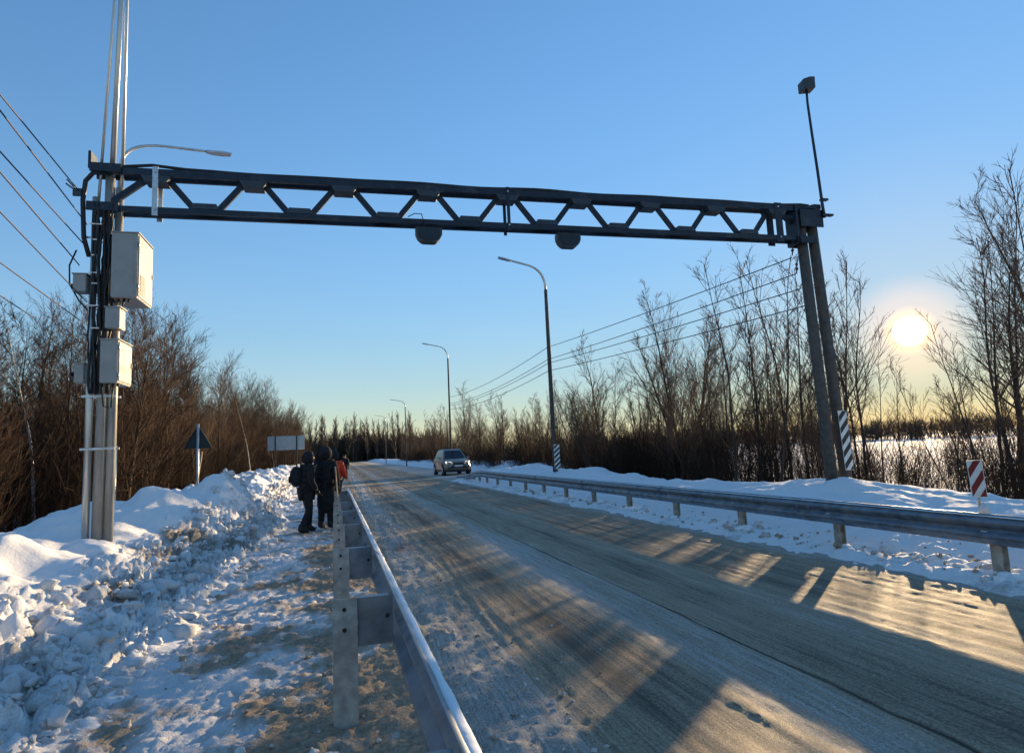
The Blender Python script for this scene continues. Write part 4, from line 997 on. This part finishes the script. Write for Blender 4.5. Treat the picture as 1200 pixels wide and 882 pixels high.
for i, (zz, x) in enumerate(((5.75, 9.3), (5.35, 9.36))):
    tag(MB().tube([(x+.16, GYc-.05, zz+.10), (x+.03, GYc-.05, zz+.02), (x, GYc-.02, zz-.32)], .014, 6).ball((x+.01, GYc-.03, zz-.22), .035).ball((x+.015, GYc-.03, zz-.12), .03).build('insulator', M['blackplastic']), ('upper' if i == 0 else 'lower')+' hanging insulator beside the right gantry leg', 'insulator')

# ------------------------------------------------------------------ signs
root = empty('warning_sign', (-3.98, 20, .6), 'triangular road sign seen from behind on a grey post in the snow', 'road sign')
kid(MB().tube([(-3.98, 20, .0), (-3.98, 20, 2.78)], .035, 10).build('post', M['steel']), root)
mb = MB().prism([(-4.36, 20.05, 2.08), (-3.60, 20.05, 2.08), (-3.98, 20.05, 2.76)], (0, 0, 0), (0, .015, 0)); bmesh.ops.bevel(mb.bm, geom=[e for e in mb.bm.edges if abs((e.verts[0].co-e.verts[1].co).y) > .01], offset=.04, segments=3, affect='EDGES')
kid(mb.build('plate', M['signback']), root)
kid(MB().bar((-4.33, 20.03, 2.085), (-3.63, 20.03, 2.085), .03, .012).bar((-3.62, 20.03, 2.11), (-3.965, 20.03, 2.735), .03, .012).bar((-4.34, 20.03, 2.11), (-3.995, 20.03, 2.735), .03, .012).build('rim', M['signback']), root)
tag(MB().tube([(-4.22, 20.6, .3), (-4.12, 20.7, 1.2), (-4.02, 20.8, 2.0)], [.035, .03, .025], 7).build('wooden_stake', M['wood']), 'leaning wooden stake behind the triangular sign', 'stake')
root = empty('direction_sign', (-4.75, 60, .5), 'wide pale road board seen from behind on two posts', 'road sign')
kid(MB().box((-6.3, 60.04, 2.58), (-3.18, 60.06, 3.83)).build('panel', M['signback_light']), root)
for x in (-5.65, -3.85): kid(MB().box((x-.05, 59.95, -.3), (x+.05, 60.03, 3.85)).build('post', M['signback']), root)
kid(MB().box((-6.3, 60.0, 2.9), (-3.18, 60.035, 2.96)).box((-6.3, 60.0, 3.45), (-3.18, 60.035, 3.51)).build('rail', M['steel']), root)

# ------------------------------------------------------------------ people
M['skin'] = simple('skin', (.42, .27, .20), .6, 0, .08, 20)
M['coat_black'] = simple('black_coat_cloth', (.023, .023, .027), .85, 0, .35, 14, .2, spec=.15)
M['trouser_dark'] = simple('dark_trouser_cloth', (.022, .022, .026), .9, 0, .3, 14, .2, spec=.15)
M['orange'] = simple('orange_red_jacket', (.70, .05, .018), .7, 0, .15, 12, .1)
M['boot'] = simple('boot_leather', (.018, .016, .015), .6, 0, .3, 20)
M['knit'] = simple('dark_knit', (.014, .014, .017), .9, 0, .3, 40, .3)
def skinned(name, verts, edges, rad, sub=2):
    bm = bmesh.new(); lay = bm.verts.layers.skin.verify(); vs = []
    for p, r in zip(verts, rad):
        v = bm.verts.new(p); v[lay].radius = (r, r); vs.append(v)
    vs[0][lay].use_root = True
    for a, b in edges: bm.edges.new((vs[a], vs[b]))
    me = bpy.data.meshes.new(name); bm.to_mesh(me); bm.free()
    o = bpy.data.objects.new('tmp', me); COL.objects.link(o)
    o.modifiers.new('s', 'SKIN').use_smooth_shade = True
    sb = o.modifiers.new('u', 'SUBSURF'); sb.levels = sub; sb.render_levels = sub
    dg = bpy.context.evaluated_depsgraph_get(); dg.update()
    out = bpy.data.meshes.new_from_object(o.evaluated_get(dg)); out.name = name
    bpy.data.objects.remove(o); bpy.data.meshes.remove(me)
    return out
def join_meshes(name, meshes):
    bm = bmesh.new()
    for m in meshes: bm.from_mesh(m); bpy.data.meshes.remove(m)
    for f in bm.faces: f.smooth = True
    me = bpy.data.meshes.new(name); bm.to_mesh(me); bm.free(); return me
def hand(wr, d, side):
    """palm and five separate bent fingers from the wrist along d"""
    wr = Vector(wr); d = Vector(d).normalized(); s = d.cross(Vector((0, 1, 0)))
    if s.length < .2: s = Vector((1, 0, 0))
    s.normalize(); nrm_ = s.cross(d)
    ms = []
    pal = [wr - d*.02, wr + d*.045, wr + d*.085]
    V = [tuple(pal[1]), tuple(pal[0]), tuple(pal[2])]; Ed = [(0, 1), (0, 2)]; Rd = [.036, .026, .032]
    ms.append(skinned('palm', V, Ed, Rd, 1))
    for i, (o_, L) in enumerate(((-.027, .072), (-.009, .08), (.009, .075), (.026, .058))):
        b = wr + d*.08 + s*o_; p1 = b + d*L*.5 + nrm_*.004; p2 = p1 + d*L*.35 + nrm_*.016; p3 = p2 + d*L*.2 + nrm_*.018
        ms.append(skinned('finger', [tuple(b), tuple(p1), tuple(p2), tuple(p3)], [(0, 1), (1, 2), (2, 3)], [.009, .0088, .008, .007], 1))
    b = wr + d*.03 - s*.026*side; p1 = b - s*.03*side + d*.025; p2 = p1 + d*.032 + nrm_*.01
    ms.append(skinned('thumb', [tuple(b), tuple(p1), tuple(p2)], [(0, 1), (1, 2)], [.012, .010, .0085], 1))
    return ms
def person(loc, rz, label, arms, legs, coat='coat_black', coat_len=.80, hood=True, lean=.0, h=1.0, group=None):
    root = empty('person', loc, label, 'person', rz, group); root.scale = (h, h, h)
    (eL, wL), (eR, wR) = arms; (kL, aL), (kR, aR) = legs
    L = lean
    sp_ = [(0, 0, .93), (0, L*.3, 1.12), (0, L*.7, 1.30), (0, L, 1.45), (0, L+.012, 1.52), (0, L+.025, 1.585), (0, L+.035, 1.655), (0, L+.025, 1.715)]
    shL, shR = (-.185, L*.9, 1.405), (.185, L*.9, 1.405)
    hipL, hipR = (-.095, 0, .88), (.095, 0, .88)
    def toe(a): return (a[0]*1.15, a[1]+.17, a[2]-.045)
    V = sp_ + [shL, eL, wL, shR, eR, wR, hipL, kL, aL, toe(aL), hipR, kR, aR, toe(aR), (0, L+.135, 1.632), (-.088, L+.01, 1.645), (.088, L+.01, 1.645), (0, L+.10, 1.57)]
    Ed = [(i, i+1) for i in range(7)] + [(3, 8), (8, 9), (9, 10), (3, 11), (11, 12), (12, 13), (0, 14), (14, 15), (15, 16), (16, 17), (0, 18), (18, 19), (19, 20), (20, 21), (6, 22), (6, 23), (6, 24), (5, 25)]
    Rd = [.135, .125, .145, .085, .056, .078, .098, .062, .068, .046, .032, .068, .046, .032, .095, .062, .042, .030, .095, .062, .042, .030, .013, .012, .012, .022]
    link('body', join_meshes('body', [skinned('b', V, Ed, Rd)]), M['skin'], root)
    for w_, e_, sd in ((wL, eL, 1), (wR, eR, -1)): link('glove', join_meshes('glove', hand(w_, Vector(w_)-Vector(e_), sd)), M['boot'], root)
    # eyes
    mb = MB()
    for s in (-1, 1): mb.ball((s*.032, L+.118, 1.662), .011, sub=1)
    mb.build('eyes', M['black'], root)
    # jacket: torso, collar, sleeves, skirt down to coat_len
    JV = [(0, L*.7, 1.30), (0, L*.3, 1.10), (0, 0, .95), (0, -.005, coat_len), (0, L, 1.44), (0, L+.01, 1.50), shL, eL, tuple(Vector(wL).lerp(Vector(eL), .06)), shR, eR, tuple(Vector(wR).lerp(Vector(eR), .06))]
    JE = [(0, 1), (1, 2), (2, 3), (0, 4), (4, 5), (4, 6), (6, 7), (7, 8), (4, 9), (9, 10), (10, 11)]
    JR = [.205, .190, .195, .205, .13, .085, .105, .078, .058, .105, .078, .058]
    link('jacket', skinned('jacket', JV, JE, JR), M[coat], root)
    TV = [(0, 0, .93), hipL, kL, tuple(Vector(aL)+Vector((0, 0, .02))), hipR, kR, tuple(Vector(aR)+Vector((0, 0, .02)))]
    link('trousers', skinned('trousers', TV, [(0, 1), (1, 2), (2, 3), (0, 4), (4, 5), (5, 6)], [.16, .12, .088, .070, .12, .088, .070]), M['trouser_dark'], root)
    for a in (aL, aR):
        t = toe(a); heel = (a[0], a[1]-.06, a[2]-.035)
        link('boot', skinned('boot', [tuple(Vector(a)+Vector((0, 0, .14))), tuple(a), t, heel], [(0, 1), (1, 2), (1, 3)], [.062, .066, .046, .046]), M['boot'], root)
    mb = MB()
    if hood:
        mb.ball((0, L+.005, 1.645), .142, (1.0, 1.08, 1.12), 3)
        for v in mb.bm.verts:                                      # the hood opens in front of the face
            if v.co.y > L+.085: v.co.y = L+.085 - (v.co.y-(L+.085))*.6
            if v.co.z < 1.56: v.co.x *= 1.12
        mb.build('hood', M[coat] if coat == 'coat_black' else M['knit'], root)
    else:
        mb.ball((0, L+.02, 1.69), .118, (.98, 1.06, .92), 3)
        for v in mb.bm.verts:
            if v.co.z < 1.655: v.co.z = 1.655 + (v.co.z-1.655)*.15
        mb.build('hat', M['knit'], root)
    return root
def gz(x, y): return float(max(path_h(np.array([x]), np.array([y]))[0], -1))
relaxed = (((-.26, -.02, 1.13), (-.27, .05, .88)), ((.26, -.02, 1.13), (.27, .05, .88)))
stand = (((-.105, .02, .48), (-.11, -.02, .09)), ((.105, .02, .48), (.11, -.02, .09)))
stride = (((-.10, .09, .48), (-.10, .07, .09)), ((.10, .03, .48), (.10, -.15, .09)))
# facing the road (rz = -90 deg turns +Y to +X)
person((-.76, 15.0, gz(-.76, 15.0)), R(-70), 'person in black hooded jacket standing mid stride with a bag on the back',
       (((-.25, .08, 1.14), (-.20, .30, 1.05)), ((.25, .02, 1.13), (.24, .16, .92))), stride, hood=True, lean=.05)
person((-.36, 15.45, gz(-.36, 15.45)), R(-25), 'person in long black coat standing close to the guardrail', relaxed, stand, coat_len=.30, hood=True, h=1.05)
person((-.20, 18.2, gz(-.2, 18.2)), R(-15), 'person in orange red jacket standing at the end of the near guardrail',
       (((-.25, .10, 1.14), (-.2, .32, 1.08)), ((.25, .08, 1.14), (.22, .30, 1.06))), stand, coat='orange', coat_len=.72, hood=True, h=1.03)
person((.25, 50.0, .0), R(160), 'person in dark clothes standing alone on the road edge behind the group', relaxed, stand, hood=False, h=1.06)
person((1.2, 150.0, .0), R(180), 'tiny dark figure far down the left side of the road', relaxed, stand, hood=False)
mb = MB(); c = Vector((-.975, 14.93, 1.25))
mb.ball(c, .22, (.62, .80, 1.05), 3)
bag = empty('backpack', c, 'black backpack on the back of the striding person', 'bag')
kid(mb.build('bag', M['coat_black']), bag)
kid(MB().box(c - Vector((.155, .11, .14)), c + Vector((-.112, .11, .02)), .02).build('pocket', M['coat_black']), bag)
kid(MB().box(c + Vector((-.13, -.05, .07)), c + Vector((-.106, .05, .13)), .004).build('reflector_or_glint', M['paint_white']), bag)  # white patch painted on as the glint of light on the bag
tag(MB().tube([(-.06, 14.6, .02), (-.10, 14.95, .8), (-.14, 15.2, 1.42)], [.016, .017, .016], 8).build('wooden_pole', M['wood']), 'pale slim pole leaning beside the person in the long coat', 'pole')

# ------------------------------------------------------------------ silver car
M['carpaint'] = simple('silver_car_paint', (.30, .27, .235), .32, .35, .05, 3)
M['cardark'] = simple('car_black_plastic', (.02, .02, .022), .5, 0, .2, 10)
M['carglass'] = simple('car_glass', (.012, .015, .018), .08, 0, .1, 5, spec=.7)
M['tyre'] = simple('tyre_rubber', (.016, .016, .017), .85, 0, .3, 20)
M['taillight'] = simple('dark_red_lens', (.22, .015, .012), .25, 0, .1, 6)
m_, n_, l_, b_ = newmat('lit_headlight'); b_.inputs['Base Color'].default_value = (.8, .75, .65, 1)
b_.inputs['Emission Color'].default_value = (1, .86, .62, 1); b_.inputs['Emission Strength'].default_value = .7; M['headlight'] = m_
car = empty('parked_car', (8.05, 47.9, .0), 'silver sport utility car facing the camera at the end of the far guardrail', 'car', R(183.5))
car.scale = (1.10, 1.0, 1.14)
def carpart(mb, name, mat, parent=None, smooth=True, sub=0):
    o = mb.build(name, M[mat], parent or car)
    if smooth:
        for p in o.data.polygons: p.use_smooth = True
        try: o.data.set_sharp_from_angle(angle=R(38))
        except Exception: pass
    return o
# body along local +Y = forward; stations: y, z_bottom, z_belt, half width bottom, half width belt
ST = [(-2.28, .52, .98, .70, .72), (-2.20, .36, 1.06, .82, .82), (-1.6, .30, 1.07, .90, .87), (-.6, .27, 1.05, .91, .88), (.5, .27, 1.03, .91, .88), (1.1, .28, 1.02, .90, .86), (1.75, .30, .98, .89, .82), (2.12, .32, .90, .84, .76), (2.28, .40, .80, .74, .68)]
mb = MB(); rows = []
for (y, z0, z1, w0, w1) in ST:
    zm = z0 + (z1-z0)*.5; half = [(w0*.88, z0), (w0, z0+.12), (w0+.02, zm), (w1+.012, z1-.12), (w1-.03, z1-.02), (w1*.62, z1+.025), (0, z1+.035)]
    pts = [(-a, b) for a, b in half] + [(a, b) for a, b in half[-2::-1]]
    rows.append([mb.bm.verts.new((a, y, b)) for a, b in pts])
for a, b in zip(rows, rows[1:]):
    for k in range(len(a)-1): mb.bm.faces.new((a[k], a[k+1], b[k+1], b[k]))
    mb.bm.faces.new((a[-1], a[0], b[0], b[-1]))
mb.bm.faces.new(rows[0][::-1]); mb.bm.faces.new(rows[-1])
carpart(mb, 'body', 'carpaint')
# cabin: pillars and roof
CB = [(-2.12, 1.04, .80), (-1.78, 1.58, .60), (-1.3, 1.66, .62), (.05, 1.67, .62), (.42, 1.60, .61), (1.20, 1.02, .80)]
def cabin_pt(y):
    t = np.array(CB); return np.interp(y, t[:, 0], t[:, 1]), np.interp(y, t[:, 0], t[:, 2])
mb = MB(); ring_b = [(-.80, -2.12, 1.03), (.80, -2.12, 1.03), (.82, 1.20, 1.02), (-.82, 1.20, 1.02)]
tops = [(-.60, -1.78, 1.58), (.60, -1.78, 1.58), (.61, .40, 1.60), (-.61, .40, 1.60)]
roof = [(-.52, -1.55, 1.665), (.52, -1.55, 1.665), (.53, .15, 1.675), (-.53, .15, 1.675)]
vb = [mb.bm.verts.new(p) for p in ring_b]; vt = [mb.bm.verts.new(p) for p in tops]; vr = [mb.bm.verts.new(p) for p in roof]
for k in range(4):
    mb.bm.faces.new((vb[k], vb[(k+1) % 4], vt[(k+1) % 4], vt[k])); mb.bm.faces.new((vt[k], vt[(k+1) % 4], vr[(k+1) % 4], vr[k]))
mb.bm.faces.new(vr)
bmesh.ops.bevel(mb.bm, geom=mb.bm.edges[:], offset=.03, segments=2, affect='EDGES')
carpart(mb, 'cabin', 'carpaint')
def panel(name, quad, mat, out, parent=None):
    q = [Vector(p) for p in quad]; nn = (q[1]-q[0]).cross(q[3]-q[0]).normalized()
    if nn.dot(Vector(out)) < 0: nn = -nn
    return carpart(MB().prism([p + nn*.004 for p in q], (0, 0, 0), nn*.008), name, mat, parent, False)
def lerp3(a, b, t): return tuple(a[i] + (b[i]-a[i])*t for i in range(3))
def quad_in(A, B, C, D, u0, u1, v0, v1):
    f = lambda u, v: lerp3(lerp3(A, B, u), lerp3(D, C, u), v)
    return [f(u0, v0), f(u1, v0), f(u1, v1), f(u0, v1)]
panel('windshield', quad_in(ring_b[3], ring_b[2], tops[2], tops[3], .06, .94, .07, .95), 'carglass', (0, 1, .5))
panel('rear_window', quad_in(ring_b[0], ring_b[1], tops[1], tops[0], .08, .92, .25, .92), 'carglass', (0, -1, .3))
for s, (A, B, C, D) in ((1, (ring_b[1], ring_b[2], tops[2], tops[1])), (-1, (ring_b[0], ring_b[3], tops[3], tops[0]))):
    for u0, u1 in ((.06, .30), (.335, .60), (.635, .86)): panel('side_window', quad_in(A, B, C, D, u0, u1, .12, .86), 'carglass', (s, 0, .3))
    for y0, y1 in ((-.95, .02), (.05, 1.0)):
        d = MB().prism([(s*.925, y0, .38), (s*.925, y1, .38), (s*.905, y1, .94), (s*.905, y0, .94)], (0, 0, 0), (s*.008, 0, 0)); dd = carpart(d, 'door', 'carpaint', None, False)
        carpart(MB().box((s*.915, y0+.06, .86), (s*.945, y0+.22, .89), .005), 'handle', 'cardark', dd)
    mm = carpart(MB().box((s*.90, .86, 1.03), (s*1.08, .97, 1.17), .03), 'mirror', 'carpaint')
    carpart(MB().box((s*.915, .848, 1.05), (s*1.065, .857, 1.15)), 'mirror_glass', 'carglass', mm, False)
    hl = MB().prism([(s*.40, 2.245, .74), (s*.80, 2.06, .76), (s*.83, 1.98, .90), (s*.46, 2.20, .86)], (0, 0, 0), (s*.01, .06, .0)); carpart(hl, 'headlight', 'headlight', None, False)
    tl = MB().box((s*.62, -2.30, .78), (s*.86, -2.16, 1.02), .02); carpart(tl, 'tail_light', 'taillight')
    fl = MB().box((s*.52, 2.26, .42), (s*.70, 2.31, .52), .01); carpart(fl, 'fog_light', 'cardark')
    ra = MB().tube([(s*.56, -1.5, 1.69), (s*.57, -.7, 1.72), (s*.56, .1, 1.70)], .018, 6); carpart(ra, 'roof_rail', 'cardark')
    for y in (-1.38, 1.42):
        ar = MB()
        ar.tube([(s*.80, y, .36), (s*.935, y, .36)], .41, 24); carpart(ar, 'wheel_arch', 'cardark')
        w = MB().tube([(s*.72, y, .355), (s*.76, y, .355), (s*.93, y, .355), (s*.955, y, .355)], [.33, .355, .355, .33], 28); wo_ = carpart(w, 'wheel', 'tyre')
        rm = MB().tube([(s*.94, y, .355), (s*.966, y, .355)], .235, 20)
        for k in range(5):
            a = 2*math.pi*k/5; rm.bar((s*.972, y, .355), (s*.972, y+.22*math.cos(a), .355+.22*math.sin(a)), .05, .02, up=(1, 0, 0))
        carpart(rm, 'rim', 'steel', wo_, False)
carpart(MB().prism([(-.42, 2.25, .66), (.42, 2.25, .66), (.47, 2.225, .84), (-.47, 2.225, .84)], (0, 0, 0), (0, .05, 0)), 'grille', 'cardark', None, False)
carpart(MB().prism([(-.56, 2.27, .44), (.56, 2.27, .44), (.50, 2.27, .60), (-.50, 2.27, .60)], (0, 0, 0), (0, .035, 0)), 'air_intake', 'cardark', None, False)
carpart(MB().box((-.26, 2.305, .545), (.26, 2.322, .655)), 'number_plate', 'paint_white', None, False)
carpart(MB().box((-.88, 1.9, .22), (.88, 2.24, .37), .04), 'bumper', 'cardark')
carpart(MB().box((-.92, -1.0, .22), (.92, 1.05, .33), .03), 'sill', 'cardark')
